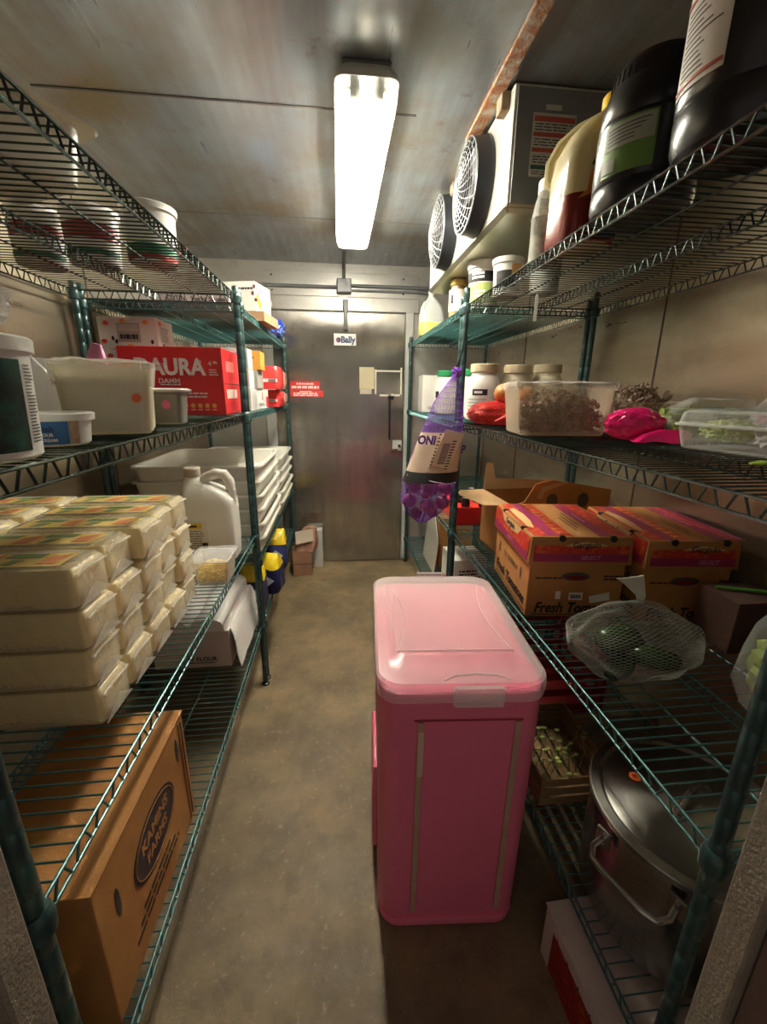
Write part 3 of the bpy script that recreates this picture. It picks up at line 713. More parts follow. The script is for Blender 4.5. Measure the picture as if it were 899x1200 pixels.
for u, v, a, m in ((.03, .1, .02, M_or), (.05, .08, .022, M_or), (.2, .11, .012, mat('coral blot', (.75, .2, .1), .5)), (.025, .145, .008, M_pl), (.05, .15, .008, M_pl), (.04, .125, .008, M_pl), (.07, .14, .008, M_pl)): oval(t, 'fruit_print', m, fr, (u, v), a, a * 1.1, .0008, n=14)
lines(t, 'small_print', mat('faint print', (.55, .56, .52), .6), fr, (.09, .02, .18, .14), 8, .35, .0008, words=1)
fr = front(s); lines(t, 'small_print', M_ink, fr, (.09, .135, .17, .15), 1, .6, .0008, words=1, jag=0)
for u, v in ((.17, .12), (.185, .09), (.18, .15)): oval(t, 'fruit_print', M_pl, fr, (u, v), .008, .01, .0008, n=12)
t = thing('blue_bag', 'crumpled shiny blue bag at the door end of the top left shelf', 'bag', (-.425, 3.05, LZB[3] + .001))
G().ball((0, 0, .062), (.085, .10, .065), 4, .35, 2.4, 8, .93, True).obj('bag', mat('blue film', (.02, .06, .42), .15, 0, (.25, .35, .6), 12, (.5, .75)), t, ang=30)
G().tube([(-.06, -.10, .01), (-.055, -.11, .05), (-.05, -.10, .09)], .008, 8).obj('red_tie', mat('red tie', (.75, .12, .08), .4), t)

# ---- white dough trays
M_tray = mat('white tray plastic', (.82, .81, .74), .4, 0, (.78, .76, .68), 4)
def tray(w, d):
    t = thing('dough_tray', 'x', 'tray', (0, 0, 0), 0, 'nested white dough trays')
    G().loft([(0, w - .060, d - .060, .03), (.004, w - .050, d - .050, .035), (.076, w - .026, d - .026, .04), (.079, w - .006, d - .006, .045), (.083, w, d, .045), (.088, w, d, .045), (.088, w - .012, d - .012, .042), (.084, w - .032, d - .032, .038), (.006, w - .058, d - .058, .032)], n=5).obj('tray_body', M_tray, t)
    G().loft([(.0795, w + .004, d + .004, .046), (.0815, w + .004, d + .004, .046), (.0815, w - .002, d - .002, .045), (.0795, w - .002, d - .002, .045), (.0795, w + .004, d + .004, .046)], n=5, cap0=False, cap1=False).obj('rim', M_tray, t)
    return t
ordw = ['bottom', 'second from the bottom', 'third from the bottom', 'fourth from the bottom', 'fifth from the bottom', 'top']
p = None
for st, (cx, cy, n) in enumerate(((-.645, 2.235, 6), (-.640, 2.895, 5))):
    for k in range(n):
        lab = 'white plastic dough tray, %s of the stack %s' % ('top' if k == n - 1 else ordw[k], ('beside the white jug', 'nearest the steel door')[st])
        loc = (cx + (.006 if k % 2 else 0), cy, LZB[1] + .001 + k * .0685)
        if p is None: p = tray(.57, .64); p.location = loc; p['label'] = lab
        else: dup(p, loc, None, lab)

# ---- bottom shelf
z = LZ[0] + .001
s = (.24, .40, .315)
t = thing('farm_carton', 'big brown mushroom carton with oval dark logo on the bottom left shelf', 'box', (-.521, .708, z))
box_body(t, s, M_card, .004)
g = G().box((0, 0, s[2] + .0015), (s[0] + .004, s[1] + .004, .005), .002); g.box((s[0] / 2 + .001, s[1] / 2 - .03, s[2] / 2), (.004, .004, s[2] - .02))
l = g.obj('lid', M_card, t)
G().box((s[0] / 2 + .0008, s[1] / 2 - .018, s[2] / 2), (.002, .003, s[2] - .03)).obj('fold_slot', M_seam, t)
fr = right(s)
lg = oval(t, 'logo', mat('aubergine ink', (.045, .025, .035), .65), fr, (.205, .185), .098, .068, .0006, n=40)
ring = [(.205 + .09 * math.cos(2 * PI * i / 40), .185 + .061 * math.sin(2 * PI * i / 40)) for i in range(41)]
g = G(); o, u, v = fr; nn = u.cross(v); g.tube([o + u * a + v * b + nn * .0016 for a, b in ring[:-1]], .0011, 4, True); g.obj('logo_ring', M_card, lg)
txt(lg, 'KAMINS', M_card, fr, (.205, .203), .036, 'lettering', .95, .0008, .0014); txt(lg, 'FARMS', M_card, fr, (.205, .164), .034, 'lettering', .95, .0008, .0014)
for i in range(3): lines(t, 'small_print', M_ink, fr, (.08 + i * .02, .052 + i * .018, .30 - i * .02, .064 + i * .018), 1, .55, .0008, words=1, jag=.1, seed=i + 3)
for u in (.055, .345): oval(t, 'hand_hole', M_black, fr, (u, .215 if u < .1 else .25), .007, .032, .0006)
# white flour carton with paper flaps
s = (.30, .42, .165)
t = thing('flour_carton', 'white flour carton with open paper flaps on the bottom left shelf', 'box', (-.60, 1.735, z))
M_flour = mat('white carton board', (.70, .64, .60), .7, 0, (.64, .57, .53), 6)
box_body(t, s, M_flour, .005)
lines(t, 'small_print', M_ink, front(s), (.10, .02, .235, .028), 1, .4, .0008, jag=0); txt(t, 'ELY FLOUR', M_ink, front(s), (.18, .04), .026, 'lettering', 1, .0004, .001)
M_fl = mat('white paper flap', (.82, .80, .77), .6)
for k, (x, w, zz, tl) in enumerate(((-.065, .13, .185, 10), (.070, .13, .19, -12))):
    g = G(); n = 10
    ys = [-.215 + .43 * i / 8 for i in range(9)]
    vs = []; fs = []
    for y in ys:
        for i in range(n + 1):
            a = PI * i / n; vs.append((x - math.cos(a) * w / 2 + random.uniform(-.002, .002), y, .163 + math.sin(a) ** .6 * .055 + .004 * math.sin(y * 30 + k)))
    for i in range(8):
        for j in range(n): fs.append((i * (n + 1) + j, (i + 1) * (n + 1) + j, (i + 1) * (n + 1) + j + 1, i * (n + 1) + j + 1))
    for i in (0, 8): fs.append(tuple(i * (n + 1) + j for j in range(n + 1)))
    g.add(vs, fs).obj('paper_fold', M_fl, t)
g = G().loft([(0, .004, .36, .002, .03, -.03), (.05, .004, .41, .002, .022, .0), (.11, .004, .42, .002, .014, 0), (.15, .004, .42, .002, .006, 0), (.168, .004, .40, .002, -.004, 0)], (s[0] / 2 + .006, 0, 0), n=2, seg=6).jitter(.006, 14)
g.obj('side_flap', M_fl, t)
# flour bags
M_fb = mat('navy sack', (.025, .035, .18), .4, 0, (.02, .02, .07), 20); M_fy = mat('yellow sack', (.80, .58, .02), .4)
def sack(label, loc, d, rz, seed):
    t = thing('flour_sack', label, 'sack', loc, rz, 'navy and yellow sacks')
    w, dd, h = d
    G().loft([(0, w * .85, dd * .85, .02), (h * .1, w, dd, .03), (h * .55, w, dd, .03), (h * .66, w * .98, dd * .95, .03)], n=4, seg=4).jitter(.010, 18, seed).obj('navy_body', M_fb, t)
    u = G().loft([(h * .66, w * .99, dd * .96, .03), (h * .8, w * .95, dd * .85, .03), (h * .93, w * .85, dd * .45, .02), (h, w * .8, dd * .1, .01)], n=4, seg=4).jitter(.010, 18, seed).obj('yellow_top', M_fy, t)
    fr = (Vector((-w / 2, -dd / 2 - .004, 0)), Vector((1, 0, 0)), Vector((0, 0, 1)))
    poly(t, 'white_print', mat('sack white', (.72, .74, .78), .4), fr, [(w * .15, h * .35), (w * .5, h * .2), (w * .85, h * .4), (w * .5, h * .55)], .004)
    return t
sack('navy and yellow sack standing behind the post at the white flour carton', (-.455, 2.035, z), (.13, .12, .24), 5, 1)
sack('navy and yellow sack leaning to the aisle, second of the row', (-.405, 2.22, z), (.15, .14, .22), -8, 2)
sack('navy and yellow sack against the back of the bottom left shelf', (-.66, 2.06, z), (.15, .13, .23), 0, 3)
sack('navy and yellow sack nearest the brown scraps by the steel door', (-.41, 2.56, z), (.13, .15, .25), 4, 4)
# cartons by the door
s = (.15, .16, .20)
t = carton('brown_carton', 'worn brown carton on the floor in the corner beside the steel door', (-.310, 3.20, 0), s, 4, mat('reddish kraft', (.33, .17, .10), .8, 0, (.26, .13, .08), 10), None, False)
G().box((.01, -.081, .1), (.16, .002, .004)).obj('fold_line', M_seam, t)
t = thing('paper_bag', 'crumpled printed paper bag on the worn brown carton by the door', 'bag', (-.275, 3.19, .2025), -10)
G().loft([(0, .15, .12, .02), (.05, .17, .12, .02), (.12, .15, .09, .02, .015, 0), (.19, .10, .03, .01, .04, 0)], n=3, seg=4).jitter(.012, 16).obj('bag', mat('reddish paper', (.46, .27, .18), .75, 0, (.30, .13, .09), 16), t, ang=25)
poly(t, 'flap', mat('pale paper', (.68, .56, .44), .7), (Vector((-.06, -.068, .06)), Vector((.94, .1, .3)).normalized(), Vector((-.25, .12, .93)).normalized()), [(0, 0), (.14, -.01), (.16, .08), (.02, .10)], .01, .002)
s = (.10, .09, .27)
t = carton('white_carton', 'narrow pale carton upright on the floor against the steel door', (-.215, 3.335, 0), (.13, .09, .32), 0, mat('grey white board', (.50, .50, .47), .7), None, False)
# ================================================================== RIGHT SIDE
z3 = RZ[3] + .001; z2 = RZ[2] + .001; z1 = RZ[1] + .001; z0 = RZ[0] + .001
M_blk = mat('black jug plastic', (.012, .012, .014), .28, 0, spec=.6)
# ---- top shelf
t = thing('black_jug', 'big black plastic jug with white label on the top right shelf', 'jug', (.642, .735, z3))
G().lathe([(0, 0), (.078, 0), (.09, .006), (.096, .022), (.097, .06), (.094, .066), (.097, .072), (.097, .21), (.093, .235), (.075, .27), (.05, .285), (.045, .31), (0, .31)], n=48).obj('body', M_blk, t)
G().lathe([(.047, .295), (.05, .298), (.05, .325), (.046, .33), (0, .33)], n=32).obj('cap', M_black, t)
arc(t, 'label', mat('cream label', (.66, .60, .52), .5), .0975, .0975, .085, .215, 152, 206, 24)
arc(t, 'label_border', mat('brick print', (.45, .10, .07), .5), .0988, .0988, .198, .205, 153, 205); arc(t, 'label_border', MATS['brick print'], .0988, .0988, .092, .097, 153, 205)
arclines(t, 'small_print', M_ink, .0978, .10, .19, 160, 200, 12, .22, 5, .5)
t = thing('black_jug', 'black jug with ribbed top and green label on the top right shelf', 'jug', (.654, .985, z3))
G().lathe([(0, 0), (.082, 0), (.094, .006), (.098, .02), (.098, .045), (.095, .05), (.098, .055), (.098, .155), (.094, .16), (.097, .166), (.094, .20), (.085, .225), (0, .225)], n=48).obj('body', M_blk, t)
pr = [(.080, .222), (.084, .224)]
g = G(); g.lathe([(.078, .22), (.084, .224), (.082, .248), (.07, .264), (.04, .272), (0, .273)], n=48)
for i in range(40):
    a = 2 * PI * i / 40; g.cyl((.083 * math.cos(a), .083 * math.sin(a), .226), (.0815 * math.cos(a), .0815 * math.sin(a), .246), .0022, n=5)
g.obj('ribbed_cap', M_blk, t)
l = arc(t, 'label', mat('leaf green label', (.13, .26, .04), .5), .0985, .0985, .06, .150, 184, 243, 24)
arc(l, 'label_panel', mat('pale green label', (.36, .38, .30), .5), .0998, .0998, .105, .146, 187, 241)
arclines(l, 'small_print', M_ink, .0995, .11, .142, 190, 236, 5, .25, 6)
arc(l, 'barcode', MATS['pale green label'], .0998, .0998, .066, .088, 186, 202)
# sauce jug
t = thing('sauce_jug', 'clear jug half full of red sauce with yellow cap on the top shelf', 'jug', (.640, 1.20, z3))
M_clr = film('jug plastic', (.88, .80, .52), .42, .8, .2, .1, 10., (1, .96, .78))
G().loft([(0, .12, .12, .03), (.006, .138, .138, .036), (.02, .145, .145, .04), (.17, .145, .145, .04), (.21, .141, .141, .045, .002, -.002), (.245, .124, .124, .05, .010, -.010), (.27, .095, .095, .046, .022, -.022), (.285, .060, .060, .0299, .034, -.034), (.30, .05, .05, .0249, .036, -.036)], n=6).obj('body', M_clr, t)
G().loft([(.0005, .121, .121, .03), (.006, .1386, .1386, .036), (.02, .1458, .1458, .04), (.105, .1458, .1458, .04)], n=6).obj('sauce', mat('red sauce', (.20, .015, .008), .25), t)
G().tube([(-.045, .045, .15), (-.066, .064, .175), (-.066, .064, .215), (-.05, .048, .25), (-.02, .02, .272), (.01, -.012, .278)], .015, 10).obj('handle', M_clr, t)
poly(t, 'handle_gap', M_black, front((.145, .145, .3)), [(.045, .160), (.062, .158), (.088, .205), (.080, .222), (.062, .205)], .0006)
G().lathe([(.026, 0), (.03, .002), (.03, .026), (.027, .03), (0, .03)], (.035, -.035, .288), 28).obj('cap', mat('yellow cap', (.80, .50, .01), .35), t)
M_spl = mat('sauce streak', (.62, .20, .01), .4)
fr = (Vector((-.0728, .06, 0)), Vector((0, -1, 0)), Vector((0, 0, 1)))
poly(t, 'sauce_streak', M_spl, fr, [(.02, .095), (.085, .10), (.088, .14), (.078, .138), (.07, .112), (.04, .10)], .0008)
fr = front((.145, .145, .3)); poly(t, 'sauce_streak', M_spl, fr, [(.02, .09), (.05, .10), (.055, .15), (.045, .15), (.04, .11)], .0008)
poly(t, 'sauce_streak', M_spl, (Vector((-.05, -.052, .195)), Vector((.7, -.7, 0)), Vector((.16, .16, .95)).normalized()), [(.05, .0), (.07, .005), (.065, .035), (.052, .03)], .012)
l = patch(t, 'label', mat('dark blue label', (.02, .05, .10), .5), front((.145, .145, .3)), (.075, .01, .128, .12), .0012); oval(l, 'label_print', M_spl, front((.145, .145, .3)), (.09, .105), .008, .008, .0026)
# squeeze jar
t = thing('clear_jar', 'narrow clear jar with white cap beside the red sauce jug', 'jar', (.618, 1.355, z3))
G().lathe([(0, 0), (.036, 0), (.042, .005), (.042, .12), (.044, .124), (.042, .128), (.036, .165), (.028, .19), (.026, .20), (0, .2)], n=32).obj('body', film('grey clear', (.75, .75, .7), .18, .8, .15, .1), t)
G().lathe([(0, .003), (.038, .004), (.038, .08), (0, .085)], n=24).obj('contents', mat('herb mix', (.20, .19, .12), .7, 0, (.42, .40, .33), 60), t)
G().lathe([(.029, .188), (.031, .19), (.031, .218), (.028, .222), (0, .222)], n=28).obj('cap', M_white, t)
# tubs near the end of unit A and on unit B
t = round_tub('tub', 'white tub with dark print on the top shelf, beside the green lettered tub', (.668, 1.765, z3), .050, .055, .125, M_white, M_white, 'tub', None, .02)
arc(t, 'label_print', M_ink, .0515, .0535, .03, .085, 200, 285); arc(t, 'orange_print', mat('apricot print', (.75, .42, .16), .5), .0532, .0548, .07, .105, 265, 345)
t = round_tub('tub', 'white tub without print behind the one with dark print', (.79, 1.70, z3), .052, .057, .125, mat('pale grey tub', (.62, .63, .58), .4), M_white, 'tub', None, .02)
t = round_tub('tub', 'round tub with green and black label on the top right shelf', (.662, 2.035, z3), .063, .068, .180, M_white, M_white, 'tub', None, .03)
arc(t, 'label', mat('lime label', (.40, .50, .15), .5), .0638, .0655, .02, .10, 150, 360, 30); arc(t, 'black_band', M_ink, .0658, .0672, .105, .145, 150, 360, 30)
arclines(t, 'lettering', M_wink, .0662, .115, .145, 205, 265, 2, .6, 2, .2, .067); arclines(t, 'lettering', M_wink, .0645, .04, .075, 215, 270, 2, .5, 8, .2, .066)
t = jar('spice_jar', 'spice jar with gold cap and pale label on the top shelf near the fans', (.628, 2.33, z3), .045, .190, mat('brown spice', (.30, .20, .10), .3), mat('gold cap', (.62, .48, .14), .3, .6), .8, lid_h=.03)
arc(t, 'label', mat('pale spice label', (.74, .70, .60), .5), .0455, .0455, .04, .14, 150, 330); arc(t, 'label_print', M_ink, .047, .047, .075, .115, 205, 225)
t = round_tub('tub', 'little red capped tub beside the gold capped spice jar', (.70, 2.21, z3), .022, .022, .115, M_white, mat('red cap', (.62, .03, .03), .4), 'tub', None, .06)
arc(t, 'label_band', mat('blue band', (.04, .14, .4), .4), .0225, .0225, .01, .05, 100, 360)
# gallon jug with yellow liquid
t = thing('oil_jug', 'milky gallon jug with yellow liquid at the door end of the top right shelf', 'jug', (.635, 3.02, z3))
G().loft([(0, .14, .13, .03), (.006, .155, .145, .036), (.14, .155, .145, .036), (.19, .13, .12, .04), (.225, .08, .08, .038), (.245, .044, .044, .0219), (.265, .042, .042, .0209)], n=6).obj('body', film('milk jug plastic', (.80, .84, .84), .5, .8, .3, .1), t)
G().loft([(.0005, .141, .131, .03), (.006, .1556, .1456, .036), (.085, .1556, .1456, .036)], n=5).obj('liquid', mat('yellow liquid', (.70, .62, .15), .3), t)
G().tube([(-.05, -.04, .205), (-.066, -.05, .17), (-.068, -.052, .13), (-.06, -.045, .10)], .012, 8).obj('handle', MATS['milk jug plastic'], t)
G().lathe([(.022, 0), (.024, .002), (.024, .02), (0, .022)], (0, 0, .262), 24).obj('cap', M_white, t)
# dark tray hanging things seen from below : blank price strip
t = thing('hanging_tag', 'narrow clear plastic strip hanging under the top right shelf', 'tag', (.70, 1.55, RZ[3] - .036))
G().box((0, 0, -.04), (.012, .002, .082), .001).cyl((0, 0, -.004), (0, 0, .006), .003, n=8).obj('strip', film('strip film', (1, 1, 1), .5, .8, .2, 0.), t)

# ---- mid shelf
M_mayo = mat('cream jar', (.72, .69, .58), .4); M_beige = mat('beige lid', (.50, .42, .28), .5); M_glid = mat('green lid', (.01, .20, .07), .4)
t = jar('gallon_jar', 'big white jar with small black label behind the brown onions', (.712, 2.08, z2), .083, .265, mat('white jar', (.76, .75, .70), .35), M_beige, .74, lid_h=.04)
arc(t, 'label', M_ink, .0835, .0835, .12, .148, 215, 265); arclines(t, 'lettering', M_wink, .0845, .126, .142, 222, 250, 1, .7)
arclines(t, 'small_print', mat('grey ink', (.45, .45, .43), .6), .0832, .03, .11, 195, 265, 5, .35, 4)
t = jar('gallon_jar', 'beige jar with tan lid directly behind the tub of sliced mushrooms', (.875, 2.07, z2), .076, .262, mat('beige jar', (.52, .46, .33), .4), M_beige, .78, lid_h=.04)
t = jar('gallon_jar', 'pale yellow jar with tan lid standing nearest the right wall', (1.037, 2.09, z2), .082, .268, mat('yellow jar', (.64, .60, .42), .4), M_beige, .74, lid_h=.04)
t = jar('gallon_jar', 'pale jar with cream lid half hidden behind the pale yellow jar', (.985, 2.29, z2), .08, .268, M_mayo, M_mayo, .74, lid_h=.04)
t = jar('gallon_jar', 'cream jar with green lid beside the white carton near the door', (.69, 2.70, z2), .078, .262, M_mayo, M_glid, .78, lid_h=.035); arc(t, 'label_print', M_ink, .0785, .0785, .10, .14, 190, 215)
t = jar('gallon_jar', 'cream jar with green lid peeking past the post behind the white jar', (.735, 2.36, z2), .078, .255, M_mayo, M_glid, .78, lid_h=.035)
arc(t, 'label', mat('grey white label', (.66, .68, .68), .5), .0785, .0785, .02, .15, 190, 300)
t = jar('gallon_jar', 'cream jar with green lid in the third row by the right wall', (.85, 2.53, z2), .078, .258, M_mayo, M_glid, .78, lid_h=.035)
s = (.12, .16, .245)
t = carton('white_carton', 'tall white carton at the door end of the middle right shelf', (.640, 3.03, z2), s, 0, M_white, None, False); lines(t, 'small_print', M_grey, front(s), (.04, .02, .10, .04), 2, .4)
# mushrooms
M_mush = mat('mushroom slices', (.20, .125, .085), .7, 0, (.36, .26, .185), 30, (.4, .65)); M_mdark = mat('dark mushroom', (.17, .105, .07), .7, 0, (.30, .21, .15), 25)
def mushrooms(name, w, d, h, n, m, seed, parent, zb):
    g = G(); rn = random.Random(seed)
    for i in range(n):
        x, y = rn.uniform(-w / 2, w / 2), rn.uniform(-d / 2, d / 2); zz = rn.uniform(.012, h * (1 - 1.6 * (x / w) ** 2)); rr = rn.uniform(.010, .018)
        M = Euler((rn.uniform(0, PI), rn.uniform(0, PI), rn.uniform(0, PI))).to_matrix(); k = 7
        cpos = Vector((x, y, zb + zz)); U = M @ Vector((1, 0, 0)); V = M @ Vector((0, 1, 0))
        cap = [(rr * math.cos(PI * j / k), rr * .85 * math.sin(PI * j / k)) for j in range(k + 1)] + [(-rr * .55, -rr * .18), (-rr * .25, rr * .12), (-rr * .22, -rr * .75), (rr * .22, -rr * .75), (rr * .25, rr * .12), (rr * .55, -rr * .18)]
        g.prism(cap, (cpos, U, V), .0034)
    g.loft([(zb, w * .7, d * .7, .02), (zb + h * .45, w * .6, d * .6, .02), (zb + h * .7, w * .3, d * .4, .02)], n=4)
    o = g.obj(name, m, parent); o['kind'] = 'stuff'; return o
t = thing('food_container', 'milky plastic tub of sliced mushrooms on the middle right shelf', 'container', (.715, 1.36, z2), -6)
M_tubm = film('mushroom tub', (.85, .74, .54), .13, .6, .3, .12, 12.)
G().loft([(0, .255, .155, .02), (.005, .272, .172, .024), (.146, .302, .196, .026), (.150, .312, .206, .028), (.153, .312, .206, .028), (.153, .296, .19, .024), (.008, .266, .166, .022)], n=5).obj('tub', M_tubm, t)
mushrooms('sliced_mushrooms', .240, .150, .125, 620, M_mush, 3, t, .01)
G().loft([(.14, .306, .2, .026), (.154, .316, .21, .03), (.162, .31, .20, .03), (.166, .25, .16, .03)], n=5, seg=6, cap0=False).jitter(.006, 26).obj('plastic_wrap', M_filmw, t, ang=60)
t = thing('food_container', 'tub of dark mushrooms against the right wall behind the pink bag', 'container', (1.048, 1.42, z2), -4)
G().loft([(0, .24, .155, .02), (.005, .25, .165, .024), (.10, .27, .185, .026), (.103, .28, .195, .028), (.106, .28, .195, .028), (.106, .264, .18, .024), (.008, .244, .16, .022)], n=5).obj('tub', M_tubm, t)
mushrooms('sliced_mushrooms', .225, .145, .15, 320, M_mdark, 8, t, .01)
# onions
M_on = mat('brown onion skin', (.52, .19, .06), .4, 0, (.66, .33, .12), 12, (.4, .7), 0, 60, (6, 6, 1))
def onion(label, loc, r, rot=(0, 0, 0), m=None, name='onion', cat='onion', group=None):
    o = G().lathe([(0, -r * .86), (r * .3, -r * .84), (r * .8, -r * .52), (r, 0), (r * .86, r * .45), (r * .5, r * .78), (r * .2, r * .95), (r * .1, r * 1.25), (r * .12, r * 1.4), (0, r * 1.42)], n=26).obj(name, m or M_on, None, ang=70, loc=loc, rot=rot)
    return tag(o, label, cat, group)
onion('brown onion nearest the post in the red net bag', (.628, 1.80, z2 + .044), .040, (.5, .3, 0))
onion('brown onion inside the red net next to the mushroom tub', (.735, 1.78, z2 + .044), .040, (-.6, .4, 1))
onion('brown onion resting on top of the red net bag', (.685, 1.745, z2 + .130), .040, (1.2, .5, 0))
onion('brown onion on the net bag touching the mushroom tub', (.765, 1.715, z2 + .128), .033, (.3, -.7, 0))
M_rnet = mat('red net', (.72, .02, .02), .45)
t = thing('net_bag', 'bright red net bag of onions lying by the post on the middle shelf', 'bag', (.685, 1.775, z2))
G().ball((0, 0, .048), (.135, .085, .047), 4, .16, 2.2, 4, .95).obj('bag', mat('red net mesh', (.70, .015, .015), .4, 0, alpha=.55), t)
n_ = G().ball((0, 0, .048), (.137, .087, .049), 4, .16, 2.2, 4, .95).obj('net', M_rnet, t); w_ = n_.modifiers.new('w', 'WIREFRAME'); w_.thickness = .0014
G().loft([(.02, .10, .03, .01), (.05, .06, .03, .01, .03, -.02), (.085, .035, .015, .005, .04, -.04)], (.0, -.08, 0), n=3, seg=3).jitter(.012, 24).obj('gathered_end', M_rnet, t, ang=20)
# pink bag, celery, lettuce
t = thing('pink_bag', 'shiny hot pink plastic bag in front of the dark mushroom tub', 'bag', (.868, 1.175, z2), -25)
G().ball((0, 0, .044), (.078, .05, .05), 4, .26, 2.2, 12, .86, True).obj('bag', mat('hot pink film', (.80, .015, .16), .2), t, ang=28)
G().loft([(.0, .12, .07, .01), (.02, .11, .05, .01, .02, 0), (.034, .07, .02, .005, .04, -.005)], (.05, -.05, .0), n=3, seg=4).jitter(.007, 26).obj('bag_tail', MATS['hot pink film'], t, ang=28)
t = thing('celery', 'bundle of green celery in a clear printed bag behind the clamshell box', 'celery', (1.055, 1.14, z2), -4); t.scale = (.88, .95, 1)
g = G()
for i in range(7):
    y = -.035 + .012 * i; zz = .018 + .018 * (i % 3) + .014 * (i // 3)
    g.tube([(-.125, y, zz + .012), (-.03, y * 1.1, zz + .012), (.06, y * 1.2, zz + .016), (.14, y * 1.5, zz + .02)], .0125, 8, r1=.008)
g.obj('stalks', mat('celery green', (.36, .46, .10), .45, 0, (.24, .36, .07), 14), t)
G().loft([(0, .28, .10, .02), (.04, .30, .12, .04), (.085, .27, .10, .03, .02, 0), (.118, .20, .05, .02, .05, 0)], n=4, seg=5).jitter(.007, 20).obj('bag', M_film, t, ang=40)
patch(t, 'blue_print', mat('blue print', (.05, .16, .42), .5), (Vector((0, -.035, .075)), Vector((1, 0, 0)), Vector((0, .6, .8))), (-.03, 0, .04, .02), .008)
patch(t, 'white_print', M_white, (Vector((0, -.045, .06)), Vector((1, 0, 0)), Vector((0, .6, .8))), (-.09, 0, -.01, .03), .008)
t = thing('lettuce_box', 'clear plastic clamshell box of green lettuce near the front of the middle shelf', 'box', (.975, .878, z2), 12)
M_clam = film('clamshell', (.95, .98, .95), .10, .75, .08, .5, 30.)
s = (.21, .29, .09)
g = G().loft([(0, s[0] - .03, s[1] - .03, .03), (.004, s[0] - .02, s[1] - .02, .03), (.055, s[0], s[1], .032), (.058, s[0] + .012, s[1] + .012, .034), (.061, s[0] + .012, s[1] + .012, .034)], n=5, cap1=False); g.obj('base', M_clam, t)
g = G().loft([(.061, s[0] + .012, s[1] + .012, .034), (.064, s[0], s[1], .032), (.088, s[0] - .01, s[1] - .01, .03), (.094, s[0] - .03, s[1] - .03, .026)], n=5, cap0=False)
for i in range(14): g.tube([(-s[0] / 2 + .02, -s[1] / 2 + .035 + i * .017, .093), (-s[0] / 2 + .035, -s[1] / 2 + .035 + i * .017, .096), (s[0] / 2 - .03, -s[1] / 2 + .035 + i * .017, .096)], .002, 5)
g.obj('lid', M_clam, t)
G().loft([(.057, s[0] + .014, s[1] + .014, .035), (.062, s[0] + .014, s[1] + .014, .035), (.062, s[0] + .004, s[1] + .004, .033), (.057, s[0] + .004, s[1] + .004, .033), (.057, s[0] + .014, s[1] + .014, .035)], n=5, cap0=False, cap1=False).obj('rim', film('rim film', (.9, .92, .9), .3, .8, .12, 0.), t)
M_let = mat('lettuce green', (.42, .54, .14), .5, 0, (.62, .68, .36), 18, (.35, .65))
o = tag(G().ball((0, 0, 0), (.058, .050, .030), 5, .36, 3.2, 2, .8, True).obj('lettuce', M_let, None, ang=25, loc=(.962, .955, z2 + .042)), 'crinkled green lettuce inside the clear clamshell box', 'lettuce')
o = tag(G().ball((0, 0, 0), (.065, .05, .036), 4, .35, 2.8, 9, .8, True).obj('folded_napkin', mat('grey tissue', (.52, .50, .47), .7, 0, (.62, .60, .56), 9), None, ang=25, loc=(.978, .825, z2 + .04)), 'crumpled grey white tissue inside the clear clamshell box', 'napkin')
t = thing('cabbage_bag', 'clear bag of purple leaves lying behind the clamshell by the wall', 'bag', (1.140, .96, z2), 0)
G().ball((-.005, 0, .062), (.036, .09, .05), 4, .3, 2.8, 6, .9, True).obj('leaves', mat('purple leaf', (.34, .08, .12), .5, 0, (.55, .40, .36), 14, (.4, .65)), t, ang=25)
G().ball((-.005, 0, .068), (.048, .108, .064), 4, .2, 2.6, 16, .95, True).obj('bag', M_film, t, ang=30)
o = G().ball((0, 0, 0), (.026, .010, .004), 3, .3, 3, 4).obj('lettuce_leaf', mat('bright leaf', (.42, .62, .06), .5), None, loc=(.80, .715, z2 + .004), rot=(0, 0, .3)); tag(o, 'scrap of bright green leaf on the bare shelf wires', 'leaf')

# ---- purple net bag of onions on the post
t = thing('onion_bag', 'purple net bag of red onions hanging from the right shelf post', 'bag', (.497, 1.800, 1.49), 0)
ax = [(0, 0, 0), (-.012, 0, -.03), (-.03, 0, -.12), (-.052, 0, -.24), (-.078, 0, -.36), (-.10, 0, -.45), (-.112, 0, -.54), (-.122, 0, -.60), (-.128, 0, -.645)]
rad = [(.014, .014), (.022, .018), (.062, .03), (.088, .045), (.105, .07), (.118, .088), (.112, .088), (.075, .06), (.016, .016)]
M_pnet = mat('purple net', (.26, .06, .60), .45, 0, (.42, .18, .75), 40, (.4, .6), alpha=.2)
M_pnets = mat('purple cord', (.24, .06, .58), .5)
def bagloft(i0, i1, grow, name, m, a0=None, a1=None, jit=.004, sub=4):
    g = G(); vs = []; fs = []; n = 36; rows = []
    for i in range(i0, i1):
        for k in range(sub):
            f = k / sub; rows.append((Vector(ax[i]).lerp(Vector(ax[i + 1]), f), rad[i][0] * (1 - f) + rad[i + 1][0] * f, rad[i][1] * (1 - f) + rad[i + 1][1] * f))
    rows.append((Vector(ax[i1]), *rad[i1]))
    closed = a0 is None; m_ = n if closed else n + 1
    for c, a, b in rows:
        for j in range(m_):
            th = 2 * PI * j / n if closed else R(a0) + (R(a1) - R(a0)) * j / n
            vs.append(c + Vector(((a + grow) * math.cos(th), (b + grow) * math.sin(th), 0)))
    for i in range(len(rows) - 1):
        for j in range(n):
            j2 = (j + 1) % m_ if closed else j + 1; fs.append((i * m_ + j, i * m_ + j2, (i + 1) * m_ + j2, (i + 1) * m_ + j))
    return g.add(vs, fs).jitter(jit, 34, 2).obj(name, m, t, ang=60)
nb = bagloft(0, 8, 0, 'net', M_pnet, jit=.006)
